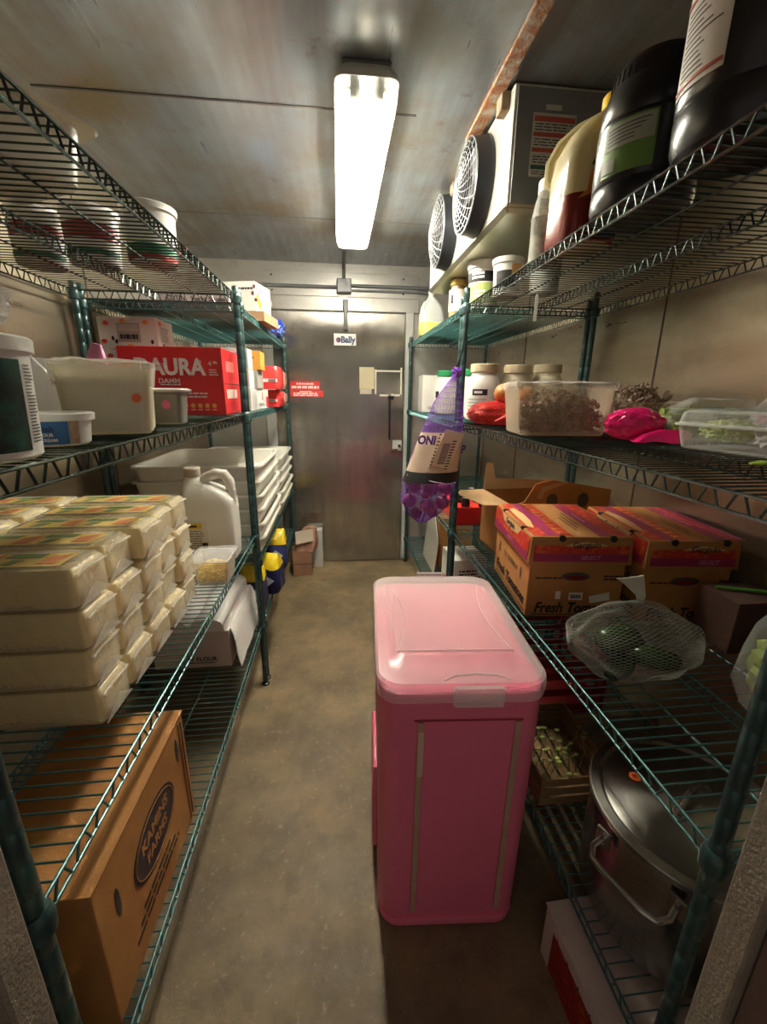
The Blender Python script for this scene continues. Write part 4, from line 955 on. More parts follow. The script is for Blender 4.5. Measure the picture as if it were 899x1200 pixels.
nb2 = bagloft(0, 8, .0012, 'net_threads', M_pnets, jit=.006); w_ = nb2.modifiers.new('w', 'WIREFRAME'); w_.thickness = .0013
lb = bagloft(3, 5, .004, 'paper_label', mat('label tan', (.58, .44, .34), .6, 0, (.54, .40, .30), 8), -180, 0, .001)
M_pur = mat('purple ink', (.09, .02, .22), .5)
bl = bagloft(4, 5, .0055, 'black_band', M_ink, -176, -4, .001)
for v in bl.data.vertices:
    pass
# keep only the lower part of the dark band
bm_ = bmesh.new(); bm_.from_mesh(bl.data); bmesh.ops.delete(bm_, geom=[v for v in bm_.verts if v.co.z > -.40 or v.co.z < -.455], context='VERTS'); bm_.to_mesh(bl.data); bm_.free()
fl = (Vector((-.065, -.066, -.30)), Vector((1, -.04, 0)).normalized(), Vector((.22, -.20, .95)).normalized())
txt(lb, 'ONI', M_pur, (Vector((-.128, -.055, -.285)), Vector((.86, -.5, 0)).normalized(), Vector((.16, .05, .98)).normalized()), (.0, .014), .05, 'lettering', .85, .0022, .008)
txt(lb, 'P', M_pur, (Vector((.018, -.066, -.32)), Vector((.9, .42, 0)).normalized(), Vector((.1, .1, .98)).normalized()), (.0, .012), .05, 'lettering', .9, .0015, .012)
tg = G().prism([(-.045, -.10), (.03, -.115), (.062, .085), (-.02, .105)], fl, .0015).obj('price_tag', mat('cream tag', (.74, .68, .54), .55), t, loc=(0, -.022, -.02))
lines(tg, 'barcode', M_ink, (fl[0], fl[1], fl[2]), (-.012, -.05, .02, .045), 14, .5, .0022, jag=0)
lines(tg, 'small_print', M_ink, fl, (.024, -.09, .042, .06), 12, .4, .0022, jag=.2); lines(tg, 'small_print', M_ink, fl, (-.04, -.09, -.03, .09), 12, .4, .0022, jag=.4)
G().tube([(-.012, -.004, .0), (.004, -.006, .05), (.02, .0, .10), (.034, .03, .19), (.040, .045, .255)], .0035, 6).tube([(0, 0, -.01), (.014, .01, .06), (.034, .03, .16), (.040, .05, .255)], .003, 6).obj('cord', M_black, t)
G().ball((0, 0, .008), (.02, .018, .02), 3, .4, 3, 2).obj('knot', M_pnets, t)
G().tube([(-.08, -.082, -.44), (-.104, -.09, -.50), (-.128, -.075, -.58), (-.128, -.02, -.64)], .0028, 6).obj('seam', mat('violet seam', (.28, .10, .62), .5), t)
G().tube([(.012, -.03, -.458), (-.04, -.088, -.452), (-.10, -.096, -.44), (-.17, -.065, -.425), (-.205, -.03, -.42)], .002, 6).obj('band_edge', mat('pale violet', (.62, .45, .72), .5), t)
M_redon = mat('red onion skin', (.34, .05, .20), .35, 0, (.52, .16, .34), 8)
k = 0
spots_on = ['upper left at the aisle side', 'upper middle facing the doorway', 'upper right beside the post', 'middle left bulging out', 'middle facing the doorway', 'middle right beside the post', 'lowest left', 'lowest right', 'at the very bottom']
for dx, dy, dz, r in ((-.17, -.02, -.475, .034), (-.10, -.045, -.48, .035), (-.03, -.02, -.48, .034), (-.185, .01, -.545, .034), (-.115, -.048, -.556, .035), (-.045, -.03, -.548, .033), (-.155, -.008, -.60, .027), (-.08, .005, -.60, .029), (-.10, .03, -.52, .03)):
    onion('red onion %s in the hanging purple net bag' % spots_on[k], (.497 + dx, 1.800 + dy, 1.49 + dz), r, (random.uniform(-1, 1), random.uniform(-1, 1), 0), M_redon, 'red_onion', 'onion', 'red onions in the purple net'); k += 1

# ---- third shelf
def hand_hole(t, fr, c, a=.045, b=.016):
    h = oval(t, 'hand_hole', M_seam, fr, c, a, b, .0006)
    return h
M_purp = mat('magenta print', (.32, .02, .095), .5); M_flame = mat('flame print', (.52, .02, .012), .5, 0, (.72, .17, .03), 45, (.48, .68)); M_kp = mat('pale kraft print', (.68, .45, .20), .7)
def tomato(label, loc, rz, s, sticker):
    t = thing('tomato_carton', label, 'box', loc, rz, 'fresh tomato cartons')
    box_body(t, (s[0] - .014, s[1] - .014, s[2] - .02), M_card, .004)
    b = s
    lh = .085
    lid = G().loft([(s[2] - lh, s[0] + .006, s[1] + .006, .003), (s[2] - .003, s[0] - .004, s[1] - .004, .003), (s[2], s[0] - .008, s[1] - .008, .003)], n=2).obj('lid', M_card, t)
    # top bands run along y
    tp = (Vector((-s[0] / 2, -s[1] / 2, s[2])), Vector((1, 0, 0)), Vector((0, 1, 0)))
    for a, c, m in ((.012, .05, M_flame), (.050, .085, M_purp), (.085, .125, M_flame), (.205, .24, M_purp), (.24, .285, M_flame), (.285, s[0] - .012, M_purp)):
        patch(lid, 'print_band', m, tp, (a, .012, min(c, s[0] - .01), s[1] - .012), .0002)
    poly(lid, 'print_flare', M_kp, tp, [(.02, .10), (.034, .08), (.05, .16), (.052, .24), (.04, .31), (.02, .3)], .0012)
    for i in range(10): poly(lid, 'print_flare', mat('orange flare', (.75, .30, .06), .5), tp, [(.09, .03 + i * .036), (.118, .04 + i * .036), (.088, .05 + i * .036)], .0012); 
    for u in (.095, .225): lines(lid, 'small_print', mat('pale magenta', (.62, .25, .40), .5), (Vector((-s[0] / 2 + u - .03, -s[1] / 2 + .1, s[2])), Vector((0, 1, 0)), Vector((-1, 0, 0))), (.05, -.035, .15, -.02), 1, .5, .0014, words=1, jag=0)
    for i in range(3): lines(lid, 'small_print', M_ink, (Vector((-s[0] / 2 + .155 + .015 * i, -s[1] / 2, s[2])), Vector((0, 1, 0)), Vector((-1, 0, 0))), (.06 + i * .03, -.006, .2 + i * .03, .0), 1, .5, .0006, words=1)
    # notches
    for y in (-.10, .10):
        G().cyl((-s[0] / 2 - .0005, y, s[2] - .004), (-s[0] / 2 + .018, y, s[2] - .007), .009, n=14).obj('notch', M_black, lid)
    for x in (-.06, .09):
        G().cyl((x, -s[1] / 2 - .001, s[2] - .004), (x, -s[1] / 2 + .016, s[2] - .008), .010, n=14).obj('notch', M_black, lid)
    # lid front and aisle faces
    sf = (s[0] + .003, s[1] + .003, s[2])
    ff = front(sf); lf = left(sf)
    up = Vector((0, .05, 1)).normalized(); ff = (ff[0] + Vector((0, -.0025, s[2] - lh)), ff[1], up)
    ul = Vector((.05, 0, 1)).normalized(); lf = (lf[0] + Vector((-.0025, 0, s[2] - lh)), lf[1], ul)
    patch(lid, 'print_band', M_flame, ff, (.012, .035, s[0] - .01, .06)); patch(lid, 'print_band', M_purp, ff, (.012, .010, s[0] - .01, .035))
    poly(lid, 'print_flare', M_kp, ff, [(.10, .058), (.23, .058), (.21, .066), (.16, .072), (.12, .066)], .0012)
    txt(lid, 'Gargiulo', M_ink, ff, (.165, .061), .024, 'lettering', 1., .0003, .0024, .1); txt(lid, 'SELECT', mat('rose ink', (.55, .20, .32), .5), ff, (.18, .0225), .017, 'lettering', 1.05, .0003, .0014, .2)
    patch(lid, 'print_band', M_flame, lf, (.008, .028, s[1] - .008, .080)); patch(lid, 'print_band', M_purp, lf, (.008, .006, s[1] - .008, .030), .0006)
    poly(lid, 'print_flare', M_kp, lf, [(.08, .079), (.30, .079), (.27, .055), (.2, .048), (.12, .056)], .0012)
    txt(lid, 'Gargiulo', M_ink, lf, (.19, .066), .028, 'lettering', 1., .0002, .0024, .1); txt(lid, 'SELECT', MATS['rose ink'], lf, (.2, .018), .016, 'lettering', 1.05, .0002, .0014, .2)
    sb = (s[0] - .014, s[1] - .014, s[2] - .02); ff = front(sb); lf = left(sb)
    hand_hole(t, ff, (s[0] / 2 - .01, .135), .042, .014)
    oval(t, 'hole_rim', MATS['red sauce'], ff, (s[0] / 2 - .008, .132), .03, .008, .0016)
    for u in (.06, .30): oval(t, 'hand_slot', M_seam, lf, (u, .115), .006, .02, .0006)
    txt(t, 'Fresh Tomatoes', M_ink, ff, (.155, .030), .048, 'lettering', .82, .0012, .0012, .25); txt(t, 'Fresh Tomatoes', M_ink, lf, (.19, .045), .050, 'lettering', .96, .0010, .0012, .25)
    lines(t, 'underline', M_ink, ff, (.02, .006, .28, .011), 1, .6, jag=0); lines(t, 'underline', M_ink, lf, (.03, .012, .36, .018), 1, .6, jag=0)
    lines(t, 'small_print', M_ink, ff, (.02, .125, .10, .134), 1, .5, words=1, jag=0); lines(t, 'small_print', M_ink, ff, (.225, .122, .29, .142), 2, .5, words=1, jag=.2)
    if sticker:
        txt(t, '120 123 55082-9', mat('stamp ink', (.16, .10, .05), .7), lf, (.19, .115), .026, 'stamp', .85, .0002)
        patch(t, 'paper_sticker', M_white, ff, (.087, .060, .102, .086)); l = patch(t, 'paper_sticker', M_white, ff, (.128, .058, .17, .082)); lines(l, 'barcode', M_ink, ff, (.133, .063, .165, .076), 2, .7, .0016, words=1, jag=0)
        poly(t, 'paper_sticker', M_white, ff, [(.195, .046), (.255, .058), (.25, .084), (.19, .07)])
    return t
ST = (.302, .385, .262)
tomato('fresh tomato carton with white stickers nearest the aisle on the right shelf', (.724, 1.275, z1), -6, ST, True)
tomato('fresh tomato carton in the shade against the right wall', (1.030, 1.215, z1), -6, (.268, .385, .262), False)
# open produce carton behind
s = (.42, .30, .24)
t = thing('open_carton', 'open brown produce carton with raised flap behind the tomato cartons', 'box', (.875, 1.685, z1), 3)
g = G().box((0, 0, .002), (s[0], s[1], .004))
for x in (-1, 1): g.box((x * (s[0] / 2 - .002), 0, s[2] / 2), (.004, s[1], s[2]), .001)
g.box((0, s[1] / 2 - .002, s[2] / 2), (s[0], .004, s[2]), .001); g.box((0, -s[1] / 2 + .002, s[2] / 2), (s[0], .004, s[2]), .001); g.obj('body', M_card, t)
fr = front(s)
poly(t, 'front_wall', M_card, fr, [(0, s[2]), (.05, s[2] + .015), (.09, s[2] + .085), (.16, s[2] + .10), (s[0], s[2] + .055), (s[0], s[2])], -.003, .004)
for u in (.165, .30): oval(t, 'hand_hole', M_seam, fr, (u, .255), .024, .030, .0016)
poly(t, 'torn_edge', M_cardin, fr, [(.10, .27), (.115, .31), (.22, .335), (.22, .325), (.13, .295), (.12, .262)], .0016, .002)
txt(t, '11PK', M_ink, fr, (.12, .20), .04, 'lettering', 1, .001)
g = G().prism([(0, 0), (s[1], 0), (s[1] - .02, .11), (.1, .15), (.02, .12)], (Vector((-s[0] / 2, s[1] / 2, s[2])), Vector((0, -1, 0)), Vector((-.97, 0, .02)).normalized()), .004); g.obj('side_flap', M_cardin, t)
poly(t, 'back_flap', M_cardin, (Vector((-s[0] / 2, s[1] / 2, s[2])), Vector((1, 0, 0)), Vector((0, .25, .97)).normalized()), [(0, 0), (.36, 0), (.34, .035), (.06, .05), (.05, .12), (.02, .12)], 0, .004)
# red crate with black capped bottles
t = thing('red_crate', 'shallow red crate holding small black capped bottles on the lower right shelf', 'crate', (.760, 2.20, z1))
s = (.32, .34, .095)
g = G().box((0, 0, .003), (s[0], s[1], .006), .002)
for x in (-1, 1): g.box((x * (s[0] / 2 - .003), 0, s[2] / 2), (.006, s[1], s[2]), .002)
for y in (-1, 1): g.box((0, y * (s[1] / 2 - .003), s[2] / 2), (s[0], .006, s[2]), .002)
g.obj('crate', mat('red plastic', (.66, .02, .02), .35), t)
G().box((0, 0, .078), (s[0] - .014, s[1] - .014, .004)).obj('card_insert', mat('red card', (.62, .03, .02), .5), t)
p = None
for i in range(3):
    for j in range(3):
        lab = 'small dark bottle with black cap, %s, %s column of the red crate' % (('front row', 'middle row', 'back row')[j], ('aisle side', 'middle', 'wall side')[i])
        loc = (.76 - .095 + i * .095, 2.20 - .105 + j * .105, z1 + .0815)
        if p is None:
            p = thing('bottle', lab, 'bottle', loc, 0, 'black capped bottles in the red crate')
            G().lathe([(0, 0), (.022, 0), (.023, .004), (.023, .02), (.017, .032), (0, .032)], n=20).obj('glass', mat('dark glass', (.03, .012, .01), .12), p)
            G().lathe([(.018, .024), (.021, .025), (.021, .05), (.018, .053), (0, .053)], n=20).obj('cap', M_black, p)
            G().lathe([(0, .0534), (.015, .0534), (.015, .0545), (0, .0545)], n=16).obj('cap_print', mat('cap print', (.50, .46, .42), .4), p)
        else: dup(p, loc, None, lab)
# net bag of cucumbers
M_cuke = mat('cucumber skin', (.014, .04, .010), .25, 0, (.028, .07, .016), 14, (.4, .7))
def cuke(label, loc, L, r, rot, m=None, name='cucumber'):
    o = G().lathe([(0, -L / 2), (r * .35, -L / 2 + .002), (r * .75, -L / 2 + r * .5), (r * .97, -L / 2 + r * 1.3), (r, 0), (r * .97, L / 2 - r * 1.3), (r * .72, L / 2 - r * .5), (r * .3, L / 2 - .003), (r * .12, L / 2), (0, L / 2)], n=22).obj(name, m or M_cuke, None, ang=70, loc=loc, rot=tuple(R(a) for a in rot))
    return tag(o, label, 'cucumber', 'cucumbers in the white net')
cx, cy = .715, .835
cuke('thick dark cucumber lying on top in the white net bag', (cx - .055, cy - .015, z1 + .098), .12, .034, (0, 92, 6))
cuke('dark cucumber under the thick one with its end to the aisle', (cx - .055, cy - .035, z1 + .036), .11, .028, (0, 90, 30))
cuke('dark cucumber at the wall end of the white net bag', (cx + .055, cy - .01, z1 + .034), .12, .027, (0, 90, -30))
cuke('dark cucumber at the back of the white net bag', (cx + .01, cy + .045, z1 + .036), .13, .026, (0, 90, 8))
t = thing('net_bag', 'white net bag of cucumbers on the wires under the tomato cartons', 'bag', (cx, cy, z1))
M_net = mat('white net thread', (.27, .27, .23), .6)
def netbag(name, d, th, seed):
    g = G(); nu, nv = 72, 44; vs = []; fs = []
    for j in range(nv + 1):
        ph = PI * (.02 + .96 * j / nv)
        for i in range(nu):
            a = 2 * PI * (i + .5 * (j % 2)) / nu
            p = Vector((math.cos(ph), math.sin(ph) * math.cos(a), math.sin(ph) * math.sin(a)))
            nz = noise.noise(p * 2.2 + Vector((seed, 0, 0))) * .13
            p *= 1 + nz
            q = Vector((p.x * d[0], p.y * d[1], p.z * d[2] + d[2] * .93))
            q.z = max(q.z, .003); vs.append(q)
    for j in range(nv):
        for i in range(nu):
            o = j % 2
            a, b = j * nu + i, j * nu + (i + 1) % nu; c, e = (j + 1) * nu + (i + o) % nu, (j + 1) * nu + (i + o - 1) % nu
            fs.append((a, c, e)); fs.append((a, b, c))
    o = g.add(vs, fs).obj(name, M_net, t, smooth=False)
    bm = bmesh.new(); bm.from_mesh(o.data)
    es = [e for e in bm.edges if abs(e.verts[0].index // nu - e.verts[1].index // nu) == 0]
    bmesh.ops.dissolve_edges(bm, edges=es, use_verts=False); bm.to_mesh(o.data); bm.free()
    w = o.modifiers.new('w', 'WIREFRAME'); w.thickness = th
    return o
netbag('net', (.16, .112, .088), .0008, 1.)
g = G()
g.loft([(0, .012, .012, .005), (.02, .02, .014, .005, 0, .004), (.05, .05, .006, .003, -.02, .01), (.068, .075, .004, .002, -.03, .012)], (.045, .055, .150), n=3, seg=3).jitter(.006, 40).obj('gathered_end', mat('net white', (.58, .58, .52), .6), t, ang=20)
# greens at the near right
t = thing('greens_pack', 'clear bag of light green leaves standing behind the near right post', 'bag', (.93, .655, z1), 0)
G().ball((0, 0, .09), (.055, .075, .088), 4, .3, 2.6, 5, .97, True).obj('leaves', mat('pale green leaf', (.42, .52, .10), .5, 0, (.26, .36, .05), 16), t, ang=25)
G().loft([(0, .10, .13, .03), (.05, .125, .165, .04), (.13, .12, .16, .04), (.185, .10, .14, .03), (.215, .03, .12, .01)], n=4, seg=4).jitter(.007, 20).obj('bag', M_film, t, ang=40)
t = thing('green_onion', 'green onion stalk sticking out past the shaded tomato carton', 'onion', (1.055, .93, z1))
G().tube([(-.03, .02, .157), (.03, .0, .156), (.075, -.02, .157), (.10, -.04, .158)], .004, 6, r1=.006).obj('stalk', mat('onion green', (.12, .40, .06), .4), t)


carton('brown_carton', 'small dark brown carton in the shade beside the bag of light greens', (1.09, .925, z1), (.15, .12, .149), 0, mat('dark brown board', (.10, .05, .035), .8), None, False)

# ---- bottom shelf
t = thing('stock_pot', 'big steel stock pot with lid on the bottom right shelf', 'pot', (.780, .655, z0)); t.scale = (1, 1, .93)
PR = .198
G().lathe([(0, 0), (PR - .012, 0), (PR - .003, .004), (PR, .014), (PR, .295), (PR + .004, .298), (PR + .004, .304), (PR - .002, .304), (PR - .003, .02), (0, .008)], n=72).obj('pot', M_steel, t)
ld = G().lathe([(PR + .007, .298), (PR + .009, .300), (PR + .009, .312), (PR + .006, .315), (PR - .012, .3155), (PR - .02, .309), (PR - .03, .312), (PR * .5, .324), (0, .328)], n=72).obj('lid', mat('lid steel', (.36, .345, .32), .30, 1., (.28, .265, .245), 6, (.3, .7)), t); aniso(MATS['lid steel'], .8, .25)
hp = [Vector((-.06 + .12 * i / 10, 0, .326 + .042 * math.sin(PI * i / 10) ** .6)) for i in range(11)]
G().tube(hp, .007, 10).cyl((-.06, 0, .322), (-.06, 0, .332), .014, n=14).cyl((.06, 0, .322), (.06, 0, .332), .014, n=14).obj('lid_handle', M_steel, ld, rot=(0, 0, R(25)))
oval(ld, 'sticker', mat('orange dot', (.88, .16, .03), .5), (Vector((-.085, .072, .3245)), Vector((1, 0, 0)), Vector((0, 1, 0))), (0, 0), .013, .013, .001)
txt(ld, 'M', M_ink, (Vector((-.085, .072, .3245)), Vector((1, 0, 0)), Vector((0, 1, 0))), (0, 0), .013, 'lettering', 1, 0, .003)
for a in (205, 25):
    ca, sa = math.cos(R(a)), math.sin(R(a)); ra = Vector((ca, sa, 0)); tn = Vector((-sa, ca, 0)); up = Vector((0, 0, 1))
    g = G().tube([ra * (PR + o) + tn * w + up * zz for o, w, zz in ((.004, -.075, .262), (.035, -.078, .258), (.055, -.066, .252), (.06, -.04, .250), (.06, .04, .250), (.055, .066, .252), (.035, .078, .258), (.004, .075, .262))], .0068, 10)
    h = g.obj('side_handle', M_steel, t)
    for w in (-.075, .075):
        g = G(); g.box(ra * (PR + .003) + tn * w + up * .262, (.007, .032, .05), .002, Euler((0, 0, R(a))))
        for q in (-.015, .015): g.cyl(ra * (PR + .005) + tn * w + up * (.262 + q), ra * (PR + .010) + tn * w + up * (.262 + q), .004, n=8)
        g.obj('rivet_plate', M_steel, h)
# slatted crate with herbs
t = thing('wooden_crate', 'low slatted wooden crate with herb sprigs beside the stock pot', 'crate', (.690, 1.06, z0))
M_wood = mat('crate wood', (.25, .15, .065), .75, 0, (.19, .11, .045), 9, (.3, .7), 0, 60, (1, 12, 12))
g = G()
for k in range(3):
    zz = .018 + k * .034
    for y in (-1, 1): g.box((0, y * .15, zz), (.235, .006, .026), .001)
    for x in (-1, 1): g.box((x * .115, 0, zz), (.006, .30, .026), .001)
for i in range(6): g.box((-.095 + i * .038, 0, .003), (.03, .30, .005), .001)
for x in (-1, 1):
    for y in (-1, 1): g.box((x * .108, y * .144, .052), (.014, .014, .10), .001)
g.obj('crate', M_wood, t)
g = G(); rn = random.Random(11)
for i in range(26):
    x, y = rn.uniform(-.08, .06), rn.uniform(-.12, .02); a = rn.uniform(0, 2 * PI)
    g.tube([(x, y, .03), (x + .02 * math.cos(a), y + .02 * math.sin(a), .08), (x + .05 * math.cos(a + .5), y + .05 * math.sin(a + .5), .11)], .0014, 4)
    g.ball((x + .05 * math.cos(a + .5), y + .05 * math.sin(a + .5), .11), (.010, .007, .003), 1)
o = tag(g.obj('herb_sprigs', mat('herb green', (.24, .27, .07), .6), None, loc=(.690, 1.06, z0)), 'thin herb sprigs spilling out of the wooden crate', 'herbs', None, 'stuff')
# dark red crate behind, boxes under unit B
t = thing('red_crate', 'dark red slotted plastic crate under the tomato cartons, partly hidden by the pink bin', 'crate', (.80, 1.43, z0))
s = (.40, .34, .24); g = G().box((0, 0, .004), (s[0], s[1], .008))
for x in (-1, 1):
    for zz in (.03, .10, .17, .225): g.box((x * (s[0] / 2 - .004), 0, zz), (.008, s[1], .03), .002)
for y in (-1, 1):
    for zz in (.03, .10, .17, .225): g.box((0, y * (s[1] / 2 - .004), zz), (s[0], .008, .03), .002)
for x in (-1, 1):
    for y in (-1, 1): g.box((x * (s[0] / 2 - .008), y * (s[1] / 2 - .008), s[2] / 2), (.018, .018, s[2]), .003)
g.obj('crate', mat('dark red plastic', (.28, .02, .025), .4), t)
s = (.24, .34, .36)
t = carton('brown_carton', 'tall brown carton on the bottom right shelf below the purple onion bag', (.80, 2.86, z0), s, 0, M_card, None, True)
s = (.20, .24, .26)
t = carton('printed_carton', 'white and red printed carton by the right post near the pink bin', (.745, 2.31, z0), s, 3, M_paper, None, False)
patch(t, 'red_print', M_red, front(s), (.01, .06, .16, .11)); patch(t, 'red_print', M_red, left(s), (.02, .05, .2, .10)); lines(t, 'small_print', M_ink, front(s), (.03, .14, .17, .2), 3, .5, words=1)
t = thing('plastic_bag', 'small clear bag with red print slumped by the white and red carton', 'bag', (.69, 2.09, z0))
G().ball((0, 0, .075), (.075, .055, .08), 4, .3, 2.6, 22, .93, True).obj('bag', mat('cloudy bag', (.52, .45, .44), .2, 0, (.50, .10, .10), 9, (.55, .62)), t, ang=28)
t = thing('cardboard_sheet', 'pale cardboard sheet leaning on the tall brown carton', 'cardboard', (.625, 2.78, z0))
G().prism([(-.20, 0), (.17, 0), (.17, .33), (.02, .40), (-.2, .22)], (Vector((0, 0, 0)), Vector((0, 1, 0)), Vector((.10, 0, 1)).normalized()), .005).obj('sheet', mat('pale board', (.52, .50, .42), .7), t)
# chili carton on the floor under the bottom shelf
s = (.30, .255, .172)
t = thing('chili_carton', 'white carton with red chili picture on the floor under the right shelf', 'box', (.656, .575, 0), 2)
box_body(t, s, mat('greyed carton', (.60, .52, .47), .7), .004)
G().box((0, 0, s[2] + .001), (s[0] + .004, s[1] + .004, .004), .001).obj('lid', mat('greyed lid', (.56, .48, .44), .7), t)
fr = left(s)
pp = patch(t, 'picture', mat('dark red picture', (.30, .018, .010), .5, 0, (.42, .10, .02), 30, (.55, .70)), fr, (.04, .008, .235, .135))
for i in range(16):
    rn = random.Random(i); u, v = .05 + rn.random() * .16, .015 + rn.random() * .105
    poly(pp, 'chili_print', mat('chili red', (.42, .02, .012), .4), fr, [(u, v), (u + .012, v + .004), (u + .022, v + .001), (u + .014, v + .010), (u + .004, v + .008)], .0012)
for i in range(4): poly(pp, 'stem_print', mat('stem print', (.10, .07, .02), .6), fr, [(.06 + i * .04, .135), (.065 + i * .04, .135), (.055 + i * .045, .15)], .0012)

# ---- pink bin
t = thing('rolling_bin', 'tall pink plastic bin with clear lid standing on the floor', 'bin', (.290, 1.046, 0), -4)
M_pink = mat('pink plastic', (.90, .20, .33), .42, 0, (.84, .18, .30), 3, (.3, .7), .04, 220)
BW, BD, BH = .388, .566, .775
G().loft([(.03, BW - .020, BD - .030, .045), (.07, BW - .012, BD - .018, .05), (BH - .06, BW, BD, .055), (BH - .035, BW + .002, BD + .002, .055), (BH - .034, BW - .004, BD - .004, .055), (BH - .012, BW - .004, BD - .004, .055), (BH - .010, BW - .02, BD - .02, .05), (BH - .025, BW - .03, BD - .07, .05, 0, -.02)], n=8).obj('body', M_pink, t, ang=40)
G().loft([(0, BW - .024, BD - .03, .05), (.004, BW - .012, BD - .02, .055), (.022, BW - .008, BD - .014, .055), (.032, BW - .014, BD - .022, .05)], n=8).obj('base', M_pink, t)
g = G(); g.loft([(.02, .012, .30, .005), (.05, .02, .34, .009), (.24, .022, .30, .009), (.30, .016, .24, .007), (.31, .008, .2, .003)], (-BW / 2 - .0005, .08, .0), n=4); g.obj('side_latch', M_pink, t)
fr = (Vector((-BW / 2, -BD / 2 + .007, 0)), Vector((1, 0, 0)), Vector((0, -.011, 1)).normalized())
M_strip = mat('tan strip', (.50, .30, .20), .6, 0, (.56, .36, .26), 20)
G().box((-.095, -BD / 2 - .0008, .60), (.014, .006, .13), .001).obj('tape_strip', mat('pale strip', (.70, .50, .38), .6), t, rot=None)
for x in (-.097, .128):
    G().prism([(-.007, .07), (.007, .07), (.007, .69), (-.007, .69)], (fr[0] + Vector((BW / 2 + x, -.0005, 0)), fr[1], fr[2]), .0025).obj('tape_strip', M_strip, t)
G().prism([(-.112, .694), (.138, .694), (.138, .697), (-.112, .697)], (fr[0] + Vector((BW / 2, -.0012, 0)), fr[1], fr[2]), .002).obj('panel_line', mat('pink groove', (.40, .04, .09), .5), t)
M_lid = film('clear lid', (.97, .93, .91), .20, .80, .2, .05, 12.)
lid = G().loft([(BH - .030, BW + .010, BD + .010, .058), (BH + .002, BW + .014, BD + .014, .06), (BH + .012, BW + .010, BD + .010, .06), (BH + .016, BW - .004, BD - .004, .056)], n=8, cap0=False, cap1=False)
# dished top with raised concave panel
nx, ny = 16, 20; vs = []; fs = []
for j in range(ny + 1):
    for i in range(nx + 1):
        u, v = -1 + 2 * i / nx, -1 + 2 * j / ny
        vs.append((u * (BW / 2 - .004), v * (BD / 2 - .004), BH + .016 - (.0 if abs(u) > .9 else .0)))
lid.loft([(BH + .016, BW - .004, BD - .004, .056), (BH + .017, BW - .05, BD - .06, .045), (BH + .017, BW - .075, BD - .14, .03, 0, .02), (BH + .021, BW - .085, BD - .155, .028, 0, .02), (BH + .0215, BW - .11, BD - .18, .02, 0, .02)], n=8, cap0=False, cap1=True)
lo = lid.obj('lid', M_lid, t, ang=40)
# lid handles : front and rear grips, concave ribs
g = G().loft([(BH - .034, .115, .014, .006), (BH + .008, .118, .018, .006), (BH + .013, .105, .012, .005)], (.03, -BD / 2 - .008, 0), n=3); g.obj('grip', M_lid, lo)
g = G().tube([(-.045, -BD / 2 + .012, BH + .016), (-.02, -BD / 2 + .026, BH + .018), (.03, -BD / 2 + .032, BH + .018), (.08, -BD / 2 + .026, BH + .018), (.105, -BD / 2 + .012, BH + .016)], .003, 6); g.obj('grip_rib', film('rib film', (1, .92, .9), .5, .8, .2, 0.), lo)
g = G()
for sx in (-1, 1):
    pts = [(sx * (BW / 2 - .05 - .03 * math.sin(PI * i / 12)), -BD / 2 + .11 + (BD - .19) * i / 12, BH + .0215) for i in range(13)]; g.tube(pts, .0022, 5)
g.tube([(-BW / 2 + .05, -BD / 2 + .115, BH + .024), (BW / 2 - .05, -BD / 2 + .115, BH + .024)], .0022, 5)
g.obj('panel_rib', MATS['rib film'], lo)
G().loft([(BH + .016, .10, .012, .005), (BH + .03, .096, .010, .005)], (.0, BD / 2 - .002, 0), n=3).obj('grip', M_lid, lo)

# ---- evaporator unit under the ceiling
t = thing('evaporator', 'white wall evaporator with two round fans hanging under the ceiling', 'cooler', (.700, 2.085, ZC))
EX, EY, EZ = .31, 1.17, .322
M_evap = mat('white painted steel', (.66, .65, .58), .35, .2, (.58, .57, .50), 3)
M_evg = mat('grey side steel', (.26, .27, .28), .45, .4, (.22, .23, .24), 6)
G().box((0, 0, -.004 - EZ / 2), (EX, EY, EZ), .006).obj('housing', M_evap, t)
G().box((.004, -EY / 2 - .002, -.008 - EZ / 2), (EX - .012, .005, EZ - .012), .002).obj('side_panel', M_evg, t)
G().loft([(0, EX - .02, EY - .02, .01), (.014, EX + .012, EY + .012, .01), (.018, EX + .012, EY + .012, .01)], (0, 0, -.004 - EZ - .012), n=3).obj('drip_tray', mat('aluminium tray', (.50, .50, .38), .32, .7, (.42, .44, .32), 3), t)
G().box((0, -EY / 2 - .004, -.004 - EZ + .004), (EX, .004, .012)).obj('tray_lip', mat('stained lip', (.36, .26, .16), .6, .2), t)
fr = (Vector((-EX / 2, -EY / 2 - .0045, -.327)), Vector((1, 0, 0)), Vector((0, 0, 1)))
l = patch(t, 'warning_label', mat('label grey', (.50, .50, .47), .5), fr, (.062, .085, .20, .25))
for i, c in enumerate(('label red', 'label red', 'label red', 'label green')): patch(l, 'label_band', MATS.get(c) or mat(c, (.42, .07, .05) if c == 'label red' else (.03, .12, .07), .5), fr, (.066, (.228, .190, .150, .105)[i], .196, (.242, .201, .161, .116)[i]), .0012)
for v in (.204, .165, .120, .09): lines(l, 'small_print', M_ink, fr, (.07, v, .192, v + .022 if v > .1 else v + .012), 3 if v > .1 else 2, .35, .0012, words=1, jag=.2, seed=int(v * 999))
patch(t, 'small_label', MATS['label grey'], fr, (.10, .258, .15, .272))
for y in (-EY / 2 + .01, 0.): G().box((-EX / 2 - .012, y + .05, -.03), (.03, .05, .05), .003).cyl((-EX / 2 - .012, y + .05, -.05), (-EX / 2 - .012, y + .05, .0), .006, n=8).obj('bracket', mat('rusty bracket', (.36, .30, .22), .6, .5, (.20, .10, .05), 20), t)
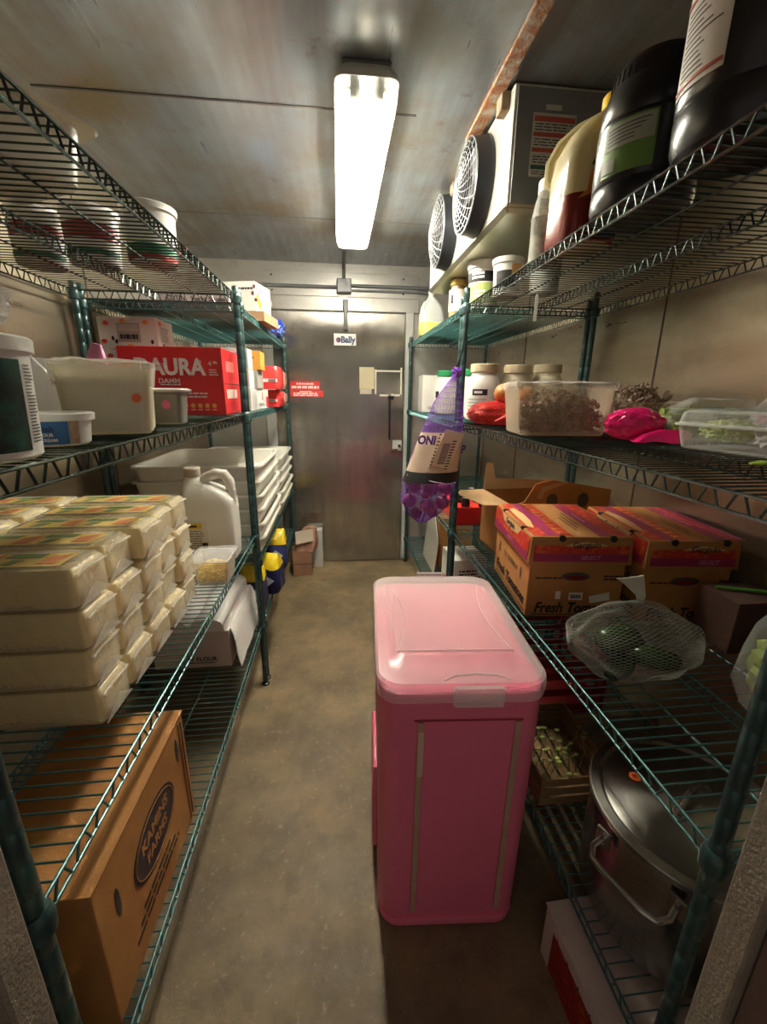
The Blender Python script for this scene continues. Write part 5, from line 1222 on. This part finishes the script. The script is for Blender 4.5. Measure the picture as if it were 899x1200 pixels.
for g_y in (-.30, .155):
    r = .150
    f = G().lathe([(r + .006, 0), (r + .006, .012), (r, .03), (r - .004, .058), (r - .010, .06), (r - .012, .02), (r - .016, .0)], n=48).obj('fan_shroud', mat('dark fan plastic', (.02, .022, .026), .4), t, loc=(-EX / 2 - .0005, g_y, -.165), rot=(0, R(-90), 0))
    G().lathe([(0, .002), (r - .014, .002), (r - .014, .006), (0, .006)], n=40).obj('fan_opening', M_black, f)
    G().lathe([(0, .03), (.03, .03), (.034, .022), (.034, .006), (0, .006)], n=24).obj('fan_hub', M_black, f)
    g = G()
    for b in range(4):
        a = PI / 2 * b; ca, sa = math.cos(a), math.sin(a)
        P = [(.03, -.02, .012), (.125, -.045, .008), (.13, .03, .03), (.03, .02, .026)]
        vs = [(x * ca - y * sa, x * sa + y * ca, zz) for x, y, zz in P] + [(x * ca - y * sa, x * sa + y * ca, zz + .002) for x, y, zz in P]
        g.add(vs, [(0, 1, 2, 3), (7, 6, 5, 4), (0, 4, 5, 1), (1, 5, 6, 2), (2, 6, 7, 3), (3, 7, 4, 0)])
    g.obj('fan_blade', mat('fan blade', (.12, .13, .15), .4, .4), f)
    g = G()
    for k in range(1, 11):
        q = r * k / 10.2; zz = .062 + .030 * (1 - (k / 10.2) ** 2)
        g.tube([(q * math.cos(2 * PI * i / 40), q * math.sin(2 * PI * i / 40), zz) for i in range(40)], .0013, 5, True)
    for k in range(24):
        pts = []
        for i in range(9):
            f_ = .1 + .9 * i / 8; a = 2 * PI * k / 24 + .55 * f_; pts.append((r * f_ * .99 * math.cos(a), r * f_ * .99 * math.sin(a), .062 + .030 * (1 - f_ * f_)))
        g.tube(pts, .0013, 5)
    g.cyl((0, 0, .09), (0, 0, .096), .02, n=20)
    g.obj('fan_guard', mat('guard wire', (.36, .37, .38), .35, .5), f)

# ------------------------------------------------------------------ light from outside, camera
w = bpy.data.worlds.new('World'); SC.world = w; w.use_nodes = True
w.node_tree.nodes['Background'].inputs[0].default_value = (1., .86, .74, 1); w.node_tree.nodes['Background'].inputs[1].default_value = .065

cam = bpy.data.cameras.new('camera'); co = bpy.data.objects.new('camera', cam); COL.objects.link(co); SC.camera = co
F, CX, CY = 490., 449.5, 600.
vy = Vector((396 - CX, 460 - CY, F)).normalized(); vz = Vector((432 - CX, 2321 - CY, F)).normalized()
D = (vz - vy * vz.dot(vy)).normalized(); Zv = -D; Xv = vy.cross(Zv)
rgt = Vector((Xv[0], vy[0], Zv[0])); dwn = Vector((Xv[1], vy[1], Zv[1])); fwd = Vector((Xv[2], vy[2], Zv[2]))
Mx = Matrix((rgt, -dwn, -fwd)).transposed().to_4x4(); Mx.translation = Vector((0, 0, 1.41)); co.matrix_world = Mx
cam.sensor_fit = 'HORIZONTAL'; cam.sensor_width = 36; cam.lens = 36 * F / 899; cam.clip_start = .02
SC.view_settings.view_transform = 'Standard'; SC.view_settings.look = 'None'; SC.view_settings.gamma = 1; SC.view_settings.use_curve_mapping = False
SC.view_settings.exposure = 1.8
SC.cycles.transparent_max_bounces = 24; SC.cycles.max_bounces = 10; SC.cycles.diffuse_bounces = 5; SC.cycles.sample_clamp_indirect = 8
